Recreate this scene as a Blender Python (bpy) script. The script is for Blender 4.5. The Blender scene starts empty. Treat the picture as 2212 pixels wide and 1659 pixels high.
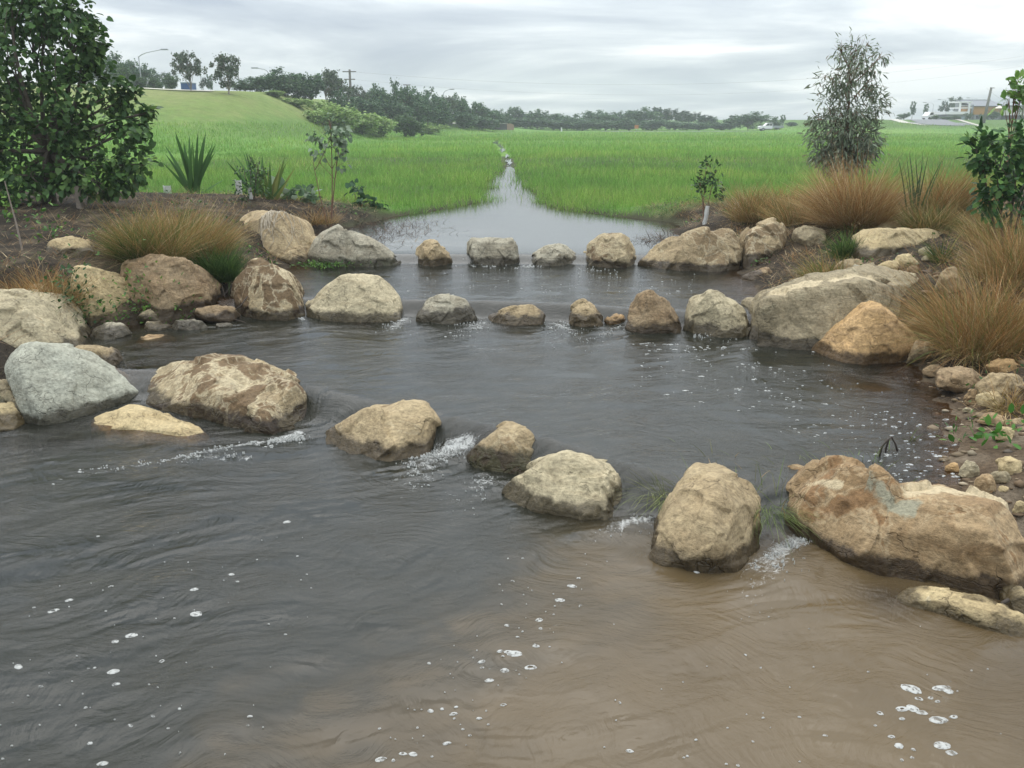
import bpy, bmesh, math, random
import numpy as np
from mathutils import Vector, Matrix
from mathutils.bvhtree import BVHTree

# ------------------------------------------------------------------ camera, sky, sun, exposure
SC = bpy.context.scene
COL = SC.collection
CAM_H = 2.8; PITCH = math.radians(16.5); F = 1915.0
cd = bpy.data.cameras.new("camera"); cam = bpy.data.objects.new("camera", cd); COL.objects.link(cam)
cam.location = (0, 0, CAM_H); cam.rotation_euler = (math.pi/2 - PITCH, 0, 0)
cd.sensor_width = 36; cd.lens = 36*F/2212; cd.clip_end = 4000; cd.clip_start = 0.05
SC.camera = cam
SC.view_settings.view_transform = 'Standard'; SC.view_settings.look = 'None'
SC.view_settings.exposure = 0.5; SC.view_settings.gamma = 1
SC.cycles.use_denoising = True
SC.cycles.max_bounces = 8; SC.cycles.transparent_max_bounces = 12
SC.cycles.diffuse_bounces = 3; SC.cycles.glossy_bounces = 3
SC.cycles.volume_bounces = 2
SC.cycles.caustics_reflective = False; SC.cycles.caustics_refractive = False

SUN_EL, SUN_AZ = math.radians(64), math.radians(-14)
w = bpy.data.worlds.new("World"); SC.world = w; w.use_nodes = True
def N(nt, t, **kw):
    n = nt.nodes.new(t)
    for k, v in kw.items():
        if k.startswith('i_'):
            key = k[2:]; key = int(key) if key.isdigit() else key.replace('_', ' ')
            n.inputs[key].default_value = v
        else: setattr(n, k, v)
    return n
def L(nt, a, b): nt.links.new(a, b)
def ramp(nt, src, stops, interp='LINEAR'):
    r = nt.nodes.new('ShaderNodeValToRGB'); r.color_ramp.interpolation = interp
    e = r.color_ramp.elements
    while len(e) < len(stops): e.new(0.5)
    for el, (p, c) in zip(e, stops):
        el.position = p; el.color = (*c, 1) if len(c) == 3 else c
    L(nt, src, r.inputs[0]); return r
def math_(nt, op, a, b=None, c=None, clamp=False):
    n = nt.nodes.new('ShaderNodeMath'); n.operation = op; n.use_clamp = clamp
    for i, x in enumerate((a, b, c)):
        if x is None: continue
        if isinstance(x, (int, float)): n.inputs[i].default_value = x
        else: L(nt, x, n.inputs[i])
    return n.outputs[0]
def mixc(nt, fac, a, b, mode='MIX'):
    n = nt.nodes.new('ShaderNodeMix'); n.data_type = 'RGBA'; n.blend_type = mode
    for i, x in ((0, fac), (6, a), (7, b)):
        if isinstance(x, (int, float)): n.inputs[i].default_value = x
        elif isinstance(x, tuple): n.inputs[i].default_value = (*x, 1)
        else: L(nt, x, n.inputs[i])
    return n.outputs[2]
nt = w.node_tree; nt.nodes.clear()
out = N(nt, 'ShaderNodeOutputWorld'); bg = N(nt, 'ShaderNodeBackground')
L(nt, bg.outputs[0], out.inputs[0])
sky = N(nt, 'ShaderNodeTexSky', sky_type='NISHITA', sun_disc=False, sun_elevation=SUN_EL, sun_rotation=SUN_AZ)
tc = N(nt, 'ShaderNodeTexCoord'); sep = N(nt, 'ShaderNodeSeparateXYZ'); L(nt, tc.outputs['Generated'], sep.inputs[0])
zz = math_(nt, 'ADD', math_(nt, 'MAXIMUM', sep.outputs[2], 0.0), 0.10)
cx = math_(nt, 'DIVIDE', sep.outputs[0], zz); cy = math_(nt, 'DIVIDE', sep.outputs[1], zz)
cmb = N(nt, 'ShaderNodeCombineXYZ'); L(nt, cx, cmb.inputs[0]); L(nt, cy, cmb.inputs[1])
n1 = N(nt, 'ShaderNodeTexNoise', i_Scale=0.48, i_Detail=7.0, i_Roughness=0.56, i_Distortion=0.5); L(nt, cmb.outputs[0], n1.inputs['Vector'])
mp = N(nt, 'ShaderNodeMapping'); mp.inputs['Location'].default_value = (3.7, 8.1, 0); L(nt, cmb.outputs[0], mp.inputs[0])
n2 = N(nt, 'ShaderNodeTexNoise', i_Scale=0.26, i_Detail=3.0, i_Roughness=0.5); L(nt, mp.outputs[0], n2.inputs['Vector'])
nn = math_(nt, 'ADD', math_(nt, 'MULTIPLY', n1.outputs[0], 0.6), math_(nt, 'MULTIPLY', n2.outputs[0], 0.4))
cl = ramp(nt, nn, [(0.40, (0.40, 0.45, 0.53)), (0.47, (0.52, 0.57, 0.63)), (0.52, (0.67, 0.72, 0.76)), (0.58, (0.98, 1.0, 1.0))])
# cloud base gets slightly paler and cooler toward the horizon
hz = ramp(nt, sep.outputs[2], [(0.0, (0.60, 0.68, 0.73)), (0.10, (0.64, 0.71, 0.76)), (0.5, (0.7, 0.74, 0.78))])
hf = math_(nt, 'SUBTRACT', 0.34, math_(nt, 'MULTIPLY', sep.outputs[2], 4.0), clamp=True)
cloud = mixc(nt, hf, cl.outputs[0], hz.outputs[0])
skyb = N(nt, 'ShaderNodeVectorMath', operation='SCALE'); L(nt, sky.outputs[0], skyb.inputs[0]); skyb.inputs['Scale'].default_value = 0.10
final = mixc(nt, 0.90, skyb.outputs[0], cloud)
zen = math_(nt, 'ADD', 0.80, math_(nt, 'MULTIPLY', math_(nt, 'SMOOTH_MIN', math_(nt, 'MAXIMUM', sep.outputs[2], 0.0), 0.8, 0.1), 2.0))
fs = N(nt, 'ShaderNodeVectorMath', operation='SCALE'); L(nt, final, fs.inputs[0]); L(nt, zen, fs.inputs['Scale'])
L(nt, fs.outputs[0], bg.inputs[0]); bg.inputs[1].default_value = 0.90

sd = bpy.data.lights.new("sun", 'SUN'); so = bpy.data.objects.new("sun", sd); COL.objects.link(so)
sd.energy = 1.5; sd.angle = math.radians(65); sd.color = (1, 0.96, 0.9)
# sun direction: azimuth measured from +Y toward +X
sv = Vector((math.sin(SUN_AZ)*math.cos(SUN_EL), math.cos(SUN_AZ)*math.cos(SUN_EL), math.sin(SUN_EL)))
so.rotation_euler = sv.to_track_quat('Z', 'Y').to_euler(); so.location = (0, 0, 60)

# ------------------------------------------------------------------ helpers
rng = np.random.default_rng(7)
_perm = np.random.default_rng(3).permutation(256); _perm = np.concatenate([_perm, _perm, _perm])
_g = np.random.default_rng(4).normal(size=(256, 3)); _g /= np.linalg.norm(_g, axis=1)[:, None]
def pn(x, y, z=0.0):
    x, y, z = np.broadcast_arrays(np.asarray(x, float), np.asarray(y, float), np.asarray(z, float))
    xi = np.floor(x).astype(int); yi = np.floor(y).astype(int); zi = np.floor(z).astype(int)
    xf, yf, zf = x-xi, y-yi, z-zi
    u, v, t = [a*a*a*(a*(a*6-15)+10) for a in (xf, yf, zf)]
    def g(i, j, k):
        h = _perm[_perm[_perm[(xi+i) & 255] + ((yi+j) & 255)] + ((zi+k) & 255)]
        gg = _g[h]; return gg[..., 0]*(xf-i) + gg[..., 1]*(yf-j) + gg[..., 2]*(zf-k)
    def lp(a, b, s): return a + (b-a)*s
    return 1.5*lp(lp(lp(g(0,0,0), g(1,0,0), u), lp(g(0,1,0), g(1,1,0), u), v),
              lp(lp(g(0,0,1), g(1,0,1), u), lp(g(0,1,1), g(1,1,1), u), v), t)
def fbm(x, y, z=0.0, o=4, r=0.5):
    s = 0; a = 1.0; f = 1.0
    for i in range(o):
        s = s + a*pn(x*f + 17.3*i, y*f - 9.1*i, z*f + 4.7*i); a *= r; f *= 2.03
    return s
def ss(a, b, x):
    t = np.clip((np.asarray(x, float)-a)/(b-a), 0, 1); return t*t*(3-2*t)

def ray(u, v):
    a = (u-1106)/F; b = -(v-829.5)/F
    return np.array([a, math.cos(PITCH)+b*math.sin(PITCH), -math.sin(PITCH)+b*math.cos(PITCH)])
def at(u, v, z):
    d = ray(u, v); t = (z-CAM_H)/d[2]; return np.array([0, 0, CAM_H]) + d*t
def at_d(u, v, Y):
    d = ray(u, v); return np.array([0, 0, CAM_H]) + d*(Y/d[1])
# photo-crop coordinates -> 2212 px frame
REFS = {'D': (1, 0, 0), 'A': (.3359, 0, 483.8), 'B': (.3359, 604.8, 483.8), 'C': (.3359, 1468.8, 432),
        'E': (.427, 777.6, 950.4), 'F': (.453, 1382.4, 907.2), 'G': (.2187, 1900.8, 760.3)}
def cv(ref, pts):
    s, ox, oy = REFS[ref]
    return [(p[0]*s+ox, p[1]*s+oy) + tuple(p[2:]) for p in pts]

def tag(o, label=None, cat=None, group=None, kind=None):
    if label: o['label'] = label
    if cat: o['category'] = cat
    if group: o['group'] = group
    if kind: o['kind'] = kind
    return o
def link(name, me, parent=None, mat=None):
    o = bpy.data.objects.new(name, me); COL.objects.link(o)
    if parent is not None: o.parent = parent
    if mat is not None and me is not None and not me.materials: me.materials.append(mat)
    return o
def empty(name, loc, label, cat, group=None, rz=0.0, scale=None):
    o = bpy.data.objects.new(name, None); COL.objects.link(o); o.location = loc; o.rotation_euler = (0, 0, rz)
    o.empty_display_size = 0.2
    if scale is not None: o.scale = scale
    return tag(o, label, cat, group)
def np_mesh(name, V, Fs, col=None, smooth=False):
    """V (n,3); Fs a list of (m,k) index arrays"""
    V = np.asarray(V, np.float32); me = bpy.data.meshes.new(name)
    Fs = [np.asarray(f, np.int32) for f in Fs if len(f)]
    nl = sum(f.size for f in Fs); npoly = sum(len(f) for f in Fs)
    me.vertices.add(len(V)); me.vertices.foreach_set('co', V.ravel())
    me.loops.add(nl); me.loops.foreach_set('vertex_index', np.concatenate([f.ravel() for f in Fs]))
    st = []; o = 0
    for f in Fs:
        st.append(o + np.arange(len(f))*f.shape[1]); o += f.size
    me.polygons.add(npoly); me.polygons.foreach_set('loop_start', np.concatenate(st).astype(np.int32))
    if smooth: me.polygons.foreach_set('use_smooth', np.ones(npoly, bool))
    me.update(calc_edges=True)
    if col is not None:
        ca = me.color_attributes.new('tint', 'FLOAT_COLOR', 'POINT')
        c = np.ones((len(V), 4), np.float32); c[:, :3] = col; ca.data.foreach_set('color', c.ravel())
    return me
class MB:
    """collects simple solids into one mesh"""
    def __init__(s): s.bm = bmesh.new()
    def box(s, x0, x1, y0, y1, z0, z1, bev=0.0):
        r = bmesh.ops.create_cube(s.bm, size=1.0, matrix=Matrix.Translation(((x0+x1)/2, (y0+y1)/2, (z0+z1)/2)) @ Matrix.Diagonal((x1-x0, y1-y0, z1-z0, 1)))
        if bev:
            es = list({e for v in r['verts'] for e in v.link_edges})
            bmesh.ops.bevel(s.bm, geom=es, offset=bev, segments=2, affect='EDGES')
        return s
    def prism(s, prof, y0, y1):
        a = [s.bm.verts.new((x, y0, z)) for x, z in prof]; b = [s.bm.verts.new((x, y1, z)) for x, z in prof]
        n = len(prof); s.bm.faces.new(a); s.bm.faces.new(b[::-1])
        for i in range(n): s.bm.faces.new((a[i], b[i], b[(i+1) % n], a[(i+1) % n]))
        return s
    def tube(s, pts, rads, seg=7):
        pts = [Vector(p) for p in pts]; prev = None
        if isinstance(rads, (int, float)): rads = [rads]*len(pts)
        for i, (p, r) in enumerate(zip(pts, rads)):
            d = (pts[min(i+1, len(pts)-1)]-pts[max(i-1, 0)]).normalized()
            q = d.to_track_quat('Z', 'Y')
            ring = [s.bm.verts.new(p + q @ Vector((r*math.cos(2*math.pi*k/seg), r*math.sin(2*math.pi*k/seg), 0))) for k in range(seg)]
            if prev:
                for k in range(seg): s.bm.faces.new((prev[k], prev[(k+1) % seg], ring[(k+1) % seg], ring[k]))
            else: s.bm.faces.new(ring[::-1])
            prev = ring
        s.bm.faces.new(prev); return s
    def mesh(s, name, smooth=False):
        bmesh.ops.recalc_face_normals(s.bm, faces=s.bm.faces)
        me = bpy.data.meshes.new(name); s.bm.to_mesh(me); s.bm.free()
        if smooth:
            for p in me.polygons: p.use_smooth = True
        return me
    def build(s, name, mat, parent=None, smooth=False): return link(name, s.mesh(name, smooth), parent, mat)

# ------------------------------------------------------------------ materials
MATS = {}
def simple(name, col, rough=0.7, metal=0.0, bump=0.0, scale=20.0, var=0.15):
    m = bpy.data.materials.new(name); m.use_nodes = True; nt = m.node_tree; b = nt.nodes['Principled BSDF']
    tc = N(nt, 'ShaderNodeTexCoord'); n = N(nt, 'ShaderNodeTexNoise', i_Scale=scale, i_Detail=5.0); L(nt, tc.outputs['Object'], n.inputs['Vector'])
    a = tuple(c*(1-var) for c in col); c2 = tuple(min(1, c*(1+var)) for c in col)
    r = ramp(nt, n.outputs[0], [(0.3, a), (0.7, c2)]); L(nt, r.outputs[0], b.inputs['Base Color'])
    b.inputs['Roughness'].default_value = rough; b.inputs['Metallic'].default_value = metal
    if bump:
        bp = N(nt, 'ShaderNodeBump', i_Strength=bump, i_Distance=0.02); L(nt, n.outputs[0], bp.inputs['Height']); L(nt, bp.outputs[0], b.inputs['Normal'])
    MATS[name] = m; return m
def leafmat(name, rough=0.55, trans=0.25, spec=0.3, var=0.0):
    """leaf and blade surfaces: per-vertex tint, a little light comes through"""
    m = bpy.data.materials.new(name); m.use_nodes = True; nt = m.node_tree; b = nt.nodes['Principled BSDF']
    at_ = N(nt, 'ShaderNodeAttribute', attribute_name='tint')
    L(nt, at_.outputs['Color'], b.inputs['Base Color']); b.inputs['Roughness'].default_value = rough
    b.inputs['Specular IOR Level'].default_value = spec
    t = N(nt, 'ShaderNodeBsdfTranslucent'); L(nt, at_.outputs['Color'], t.inputs[0])
    mx = N(nt, 'ShaderNodeMixShader', i_0=trans); L(nt, b.outputs[0], mx.inputs[1]); L(nt, t.outputs[0], mx.inputs[2])
    o = [n for n in nt.nodes if n.type == 'OUTPUT_MATERIAL'][0]; L(nt, mx.outputs[0], o.inputs[0]); return m
M_leaf = leafmat('leaf_surface', 0.5, 0.28, 0.25)
M_gumleaf = leafmat('gum_leaf', 0.75, 0.3, 0.1)
M_grass = leafmat('grass_blade', 0.7, 0.3, 0.15)
M_dry = leafmat('dry_blade', 0.8, 0.2, 0.1)
M_bark = simple('bark', (0.10, 0.08, 0.06), 0.9, bump=0.6, scale=30)
M_palebark = simple('pale_bark', (0.24, 0.20, 0.16), 0.9, bump=0.4, scale=24)
M_redstem = simple('reddish_stem', (0.17, 0.09, 0.055), 0.8, bump=0.3, scale=40)
M_white = simple('white_paint', (0.75, 0.75, 0.73), 0.45, var=0.06)
M_sleeve = simple('tree_guard_plastic', (0.62, 0.62, 0.58), 0.5, var=0.12, scale=8)
M_metal = simple('galvanised_steel', (0.34, 0.36, 0.37), 0.5, metal=0.5, var=0.08)
M_pole = simple('weathered_timber', (0.15, 0.14, 0.12), 0.9, bump=0.4)
M_conc = simple('concrete', (0.38, 0.36, 0.33), 0.9, bump=0.2, scale=4)
M_dark = simple('dark_concrete', (0.06, 0.06, 0.06), 0.9, bump=0.2, scale=4)
M_glass = simple('dark_glass', (0.02, 0.025, 0.03), 0.08, var=0.02)
M_tyre = simple('tyre_rubber', (0.02, 0.02, 0.02), 0.85)
M_stick = simple('dead_wood', (0.05, 0.038, 0.028), 0.9, bump=0.3, scale=40)

def rock_material():
    m = bpy.data.materials.new('rock_surface'); m.use_nodes = True; nt = m.node_tree; b = nt.nodes['Principled BSDF']
    tc = N(nt, 'ShaderNodeTexCoord'); oi = N(nt, 'ShaderNodeObjectInfo')
    off = N(nt, 'ShaderNodeVectorMath', operation='SCALE'); off.inputs[0].default_value = (37, 71, 53); L(nt, oi.outputs['Random'], off.inputs['Scale'])
    co = N(nt, 'ShaderNodeVectorMath', operation='ADD'); L(nt, tc.outputs['Object'], co.inputs[0]); L(nt, off.outputs[0], co.inputs[1])
    def A(name): return N(nt, 'ShaderNodeAttribute', attribute_type='OBJECT', attribute_name=name)
    ca, cb, cp, ve = A('tone_a'), A('tone_b'), A('tone_patch'), A('tone_vein')
    pk, wl, ms = A('patchiness'), A('waterline'), A('mossiness')
    def noise(scale, det=6.0, rough=0.6, dist=0.0, vec=None):
        n = N(nt, 'ShaderNodeTexNoise', i_Scale=scale, i_Detail=det, i_Roughness=rough, i_Distortion=dist); L(nt, vec or co.outputs[0], n.inputs['Vector']); return n.outputs[0]
    # streaks along a tilted bedding direction
    mp = N(nt, 'ShaderNodeMapping'); mp.inputs['Rotation'].default_value = (0.5, 0.75, 0.4); mp.inputs['Scale'].default_value = (1.2, 1.2, 7.0); L(nt, co.outputs[0], mp.inputs[0])
    nA = noise(2.3, 7, 0.65, 0.4); nS = noise(1.6, 6, 0.65, 0.6, mp.outputs[0]); nF = noise(34, 5, 0.75); nM = noise(8.5, 6, 0.7, 0.3); nP = noise(1.9, 5, 0.55, 0.9)
    f1 = ramp(nt, nA, [(0.36, (0,)*3), (0.62, (1,)*3)])
    c = mixc(nt, f1.outputs[0], ca.outputs[0], cb.outputs[0])
    f2 = ramp(nt, nS, [(0.5, (0,)*3), (0.68, (1,)*3)])
    c = mixc(nt, math_(nt, 'MULTIPLY', f2.outputs[0], 0.42), c, cp.outputs[0])
    # brown skin patches bounded by pale veins
    thr = math_(nt, 'SUBTRACT', 0.76, math_(nt, 'MULTIPLY', pk.outputs['Fac'], 0.34))
    dd = math_(nt, 'SUBTRACT', math_(nt, 'ADD', nP, math_(nt, 'MULTIPLY', math_(nt, 'SUBTRACT', nM, 0.5), 0.22)), thr)
    pf = math_(nt, 'MULTIPLY', dd, 28.0, clamp=True)
    vein = math_(nt, 'SUBTRACT', 1.0, math_(nt, 'MULTIPLY', math_(nt, 'ABSOLUTE', math_(nt, 'ADD', dd, 0.015)), 42.0), clamp=True)
    c = mixc(nt, math_(nt, 'MULTIPLY', pf, 0.82), c, cp.outputs[0])
    c = mixc(nt, math_(nt, 'MULTIPLY', vein, math_(nt, 'MULTIPLY', pk.outputs['Fac'], 0.8), clamp=True), c, ve.outputs[0])
    # thin cracks
    vo = N(nt, 'ShaderNodeTexVoronoi', feature='DISTANCE_TO_EDGE', i_Scale=2.1)
    wv = N(nt, 'ShaderNodeVectorMath', operation='ADD'); nv = N(nt, 'ShaderNodeTexNoise', i_Scale=3.0, i_Detail=4.0); L(nt, co.outputs[0], nv.inputs['Vector'])
    sc_ = N(nt, 'ShaderNodeVectorMath', operation='SCALE'); L(nt, nv.outputs[1], sc_.inputs[0]); sc_.inputs['Scale'].default_value = 0.7
    L(nt, co.outputs[0], wv.inputs[0]); L(nt, sc_.outputs[0], wv.inputs[1]); L(nt, wv.outputs[0], vo.inputs['Vector'])
    crack = math_(nt, 'MULTIPLY', math_(nt, 'SUBTRACT', 1.0, math_(nt, 'MULTIPLY', vo.outputs['Distance'], 55.0), clamp=True), math_(nt, 'GREATER_THAN', nA, 0.5))
    c = mixc(nt, math_(nt, 'MULTIPLY', crack, 0.22), c, (0.05, 0.04, 0.03))
    v2 = math_(nt, 'SUBTRACT', 1.0, math_(nt, 'MULTIPLY', vo.outputs['Distance'], 20.0), clamp=True)
    c = mixc(nt, math_(nt, 'MULTIPLY', math_(nt, 'MULTIPLY', v2, pf), math_(nt, 'MULTIPLY', pk.outputs['Fac'], .85)), c, ve.outputs[0])
    # grain
    g = ramp(nt, nF, [(0.3, (0.5,)*3), (0.5, (1.0,)*3), (0.7, (1.4,)*3)])
    c = mixc(nt, 0.8, c, g.outputs[0], 'MULTIPLY')
    g2 = ramp(nt, nM, [(0.32, (0.74,)*3), (0.5, (1.0,)*3), (0.68, (1.2,)*3)]); c = mixc(nt, 0.8, c, g2.outputs[0], 'MULTIPLY')
    # natural colour bands that follow a crest or a scar of one particular rock
    stn = N(nt, 'ShaderNodeAttribute', attribute_name='bands'); ssp = N(nt, 'ShaderNodeSeparateColor'); L(nt, stn.outputs['Color'], ssp.inputs[0]); ta, tb = A('tone_band'), A('tone_scar')
    for o_, t_ in ((0, ta), (1, tb)):
        bf = math_(nt, 'MULTIPLY', math_(nt, 'SUBTRACT', math_(nt, 'ADD', ssp.outputs[o_], math_(nt, 'MULTIPLY', math_(nt, 'SUBTRACT', nM, .5), 1.3)), .42), 5.0, clamp=True)
        bf = math_(nt, 'MULTIPLY', bf, math_(nt, 'GREATER_THAN', ssp.outputs[o_], .03))
        c = mixc(nt, math_(nt, 'MULTIPLY', bf, .85), c, mixc(nt, .7, t_.outputs[0], g.outputs[0], 'MULTIPLY'))
    # wet, algae-stained band at the waterline
    geo = N(nt, 'ShaderNodeNewGeometry'); sp = N(nt, 'ShaderNodeSeparateXYZ'); L(nt, geo.outputs['Position'], sp.inputs[0])
    hgt = math_(nt, 'SUBTRACT', math_(nt, 'SUBTRACT', sp.outputs[2], wl.outputs['Fac']), math_(nt, 'MULTIPLY', math_(nt, 'SUBTRACT', nM, 0.5), 0.14))
    hgt = math_(nt, 'SUBTRACT', hgt, math_(nt, 'MULTIPLY', math_(nt, 'SUBTRACT', nA, 0.45), 0.22))
    wet = math_(nt, 'SUBTRACT', 1.0, math_(nt, 'MULTIPLY', math_(nt, 'SUBTRACT', hgt, 0.085), 22.0), clamp=True)
    c = mixc(nt, wet, c, mixc(nt, 0.94, c, (0.15, 0.135, 0.105), 'MULTIPLY'))
    mossf = math_(nt, 'MULTIPLY', math_(nt, 'SUBTRACT', 1.0, math_(nt, 'MULTIPLY', hgt, 5.0), clamp=True), math_(nt, 'MULTIPLY', ms.outputs['Fac'], math_(nt, 'GREATER_THAN', nM, 0.47)))
    c = mixc(nt, mossf, c, (0.05, 0.065, 0.02))
    L(nt, c, b.inputs['Base Color'])
    L(nt, math_(nt, 'SUBTRACT', 0.88, math_(nt, 'MULTIPLY', wet, 0.5)), b.inputs['Roughness'])
    b.inputs['Specular IOR Level'].default_value = 0.3
    hh = math_(nt, 'ADD', math_(nt, 'MULTIPLY', nM, 0.7), math_(nt, 'MULTIPLY', nF, 0.3))
    hh = math_(nt, 'ADD', hh, math_(nt, 'MULTIPLY', nS, 0.7)); hh = math_(nt, 'SUBTRACT', hh, math_(nt, 'MULTIPLY', crack, 0.3)); hh = math_(nt, 'SUBTRACT', hh, math_(nt, 'MULTIPLY', pf, 0.16))
    bp = N(nt, 'ShaderNodeBump', i_Strength=0.8, i_Distance=0.042); L(nt, hh, bp.inputs['Height']); L(nt, bp.outputs[0], b.inputs['Normal'])
    return m
M_rock = rock_material()

# ------------------------------------------------------------------ the lie of the land
LV = (0.0, 0.22, 0.40, 0.54)     # water levels of the four pools, downstream to upstream
def row1(x): return np.interp(x, [-7, -4, -3.3, -2.2, -1.75, -1.3, -.85, -.35, .05, .3, .8, 1.2, 2.0, 2.6, 6], [9.2, 9.05, 9.0, 8.55, 8.2, 7.92, 7.62, 7.32, 7.05, 6.85, 6.4, 6.08, 6.0, 5.85, 5.6])
def row2(x): return np.interp(x, [-6, -3.4, -2.2, 0, .94, 1.8, 2.6, 3.5, 7], [12.1, 12.15, 12.1, 11.85, 11.65, 11.3, 11.2, 10.8, 10.4])
def row3(x): return np.interp(x, [-6, -3, 0, 3, 7], [15.7, 15.65, 15.6, 15.5, 15.4])
def level(x, y):
    return LV[0] + (LV[1]-LV[0])*ss(-.26, .26, y-row1(x)) + (LV[2]-LV[1])*ss(-.2, .2, y-row2(x)-.14) + (LV[3]-LV[2])*ss(-.2, .24, y-row3(x))
_yl = [-6, 7, 8.0, 8.8, 9.4, 10.7, 11.2, 11.5, 12.5, 14, 15.5, 17, 19, 20, 22, 23, 25, 26.5, 30, 36, 44, 48]
_xl = [-6.5, -5.8, -5.4, -5.3, -5.4, -5.75, -5.35, -4.9, -4.1, -3.8, -3.8, -3.9, -4.3, -3.7, -3.1, -2.6, -1.6, -1.05, -1.25, -1.15, -.5, -.3]
_yr = [-6, 5, 5.9, 6.9, 8.5, 9.5, 10.6, 11.5, 13.5, 15, 17, 19, 20.9, 22, 23, 24, 26, 30, 36, 44, 48]
_xr = [3.9, 3.7, 3.25, 3.75, 4.35, 4.4, 4.0, 3.6, 3.7, 3.9, 3.8, 3.5, 3.9, 2.9, 2.2, 1.5, 1.0, .85, .55, .4, .05]
FIELD = 0.585
def field_z(x, y):
    z = FIELD + 0.03*fbm(x*.06, y*.06, 2.0, 2)
    hx = ss(0, 1, (-15-x)/15.0); z = z + hx*5.5*ss(47, 106, y) + np.where(x < -30, (-30-x)*0.035, 0)*ss(50, 100, y)
    z = z + hx*0.25*fbm(x*.05, y*.05, 5.0, 2)
    xl = -34 + (y-105)*(29/110.0); h = np.interp(y, [60, 100, 150, 215, 260], [0, 3.6, 3.0, 1.0, 0.3])
    z = np.maximum(z, FIELD + h*np.exp(-((x-xl)/8.5)**2))
    z = z + 2.6*np.exp(-(((x-70)/11.0)**2 + ((y-192)/10.0)**2))
    z = z + 2.6*ss(62, 84, x)*ss(166, 226, y)
    z = z + np.maximum(y-300, 0)*0.002
    return z
def ground(x, y):
    x = np.asarray(x, float); y = np.asarray(y, float)
    lv = level(x, y); wob = 0.12*fbm(x*.9, y*.9, 1.3, 3)
    xl = np.interp(y, _yl, _xl) + wob; xr = np.interp(y, _yr, _xr) + wob
    d = np.minimum(x-xl, xr-x)
    dep = np.interp(y, [-6, 5, 8, 12, 16, 24, 30, 60], [.8, .75, .7, .6, .55, .35, .2, .15])
    bed = lv - dep*ss(0, 1.5, d) + 0.03*fbm(x*3, y*3, 8, 3)
    o = np.maximum(-d, 0); left = (x < (xl+xr)/2)
    hs = np.where(left, 0.62, 0.55); sc_ = np.where(left, 1.0, np.where(y < 7.6, 2.6, 1.15))
    rise = hs*(1-np.exp(-o/sc_)) + 0.022*np.minimum(o, 12)
    rise = rise + 0.05*fbm(x*1.3, y*1.3, 4, 4)*ss(0, .5, o)
    top = np.interp(y, [0, 8, 12, 16, 20], [0, .25, .40, .52, .54])
    bank = np.maximum(lv, top*ss(0, 2.0, o)) + rise
    fade = ss(20.5, 25.0, y + 0.8*pn(x*.3, y*.3, 3.0)); fz = field_z(x, y)
    bank = bank*(1-fade) + np.maximum(fz, lv + 0.02)*fade
    return np.where(d > 0, bed, bank)
def ground_hit(u, v, z0=0.0):
    d = ray(u, v); Y = np.geomspace(2.0, 420, 6000); t = Y/d[1]
    X = d[0]*t; Z = CAM_H + d[2]*t; i = np.argmax(Z < ground(X, Y) + z0)
    return np.array([X[i], Y[i], float(ground(X[i], Y[i]))])
def gz(x, y): return float(ground(x, y))

def water_z(x, y):
    lv = level(x, y)
    # distance below each row of boulders drives the chop
    d1 = row1(x)-y; d2 = row2(x)-y; d3 = row3(x)-y
    ch = 0.35 + 0.9*np.exp(-((d1-.35)/.5)**2) + 1.1*np.exp(-((d2-.6)/.9)**2) + 0.45*np.exp(-((d3-.5)/.7)**2)
    ch = ch*np.interp(y, [0, 5, 7.5, 9, 14, 15.4, 16, 30], [1.5, 1.4, 1.2, 1.0, .55, .4, .07, .05])
    wx = x + 0.55*fbm(x*.55, y*.55, 0.5, 2); wy = y + 0.55*fbm(x*.55, y*.55, 9.5, 2)
    a = 0.5 + 0.5*pn(x*.35, y*.35, 3)
    s1 = wx*math.cos(.35)+wy*math.sin(.35); s2 = -wx*math.sin(.35)+wy*math.cos(.35)
    h = 0.0165*fbm(s1*1.2, s2*3.6, 1.0, 3, .5) + 0.0075*(1-np.abs(fbm(s1*2.6, s2*7.0, 2.0, 2)))*a + 0.004*fbm(s1*8, s2*15, 3.0, 2)
    return lv + h*ch
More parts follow.
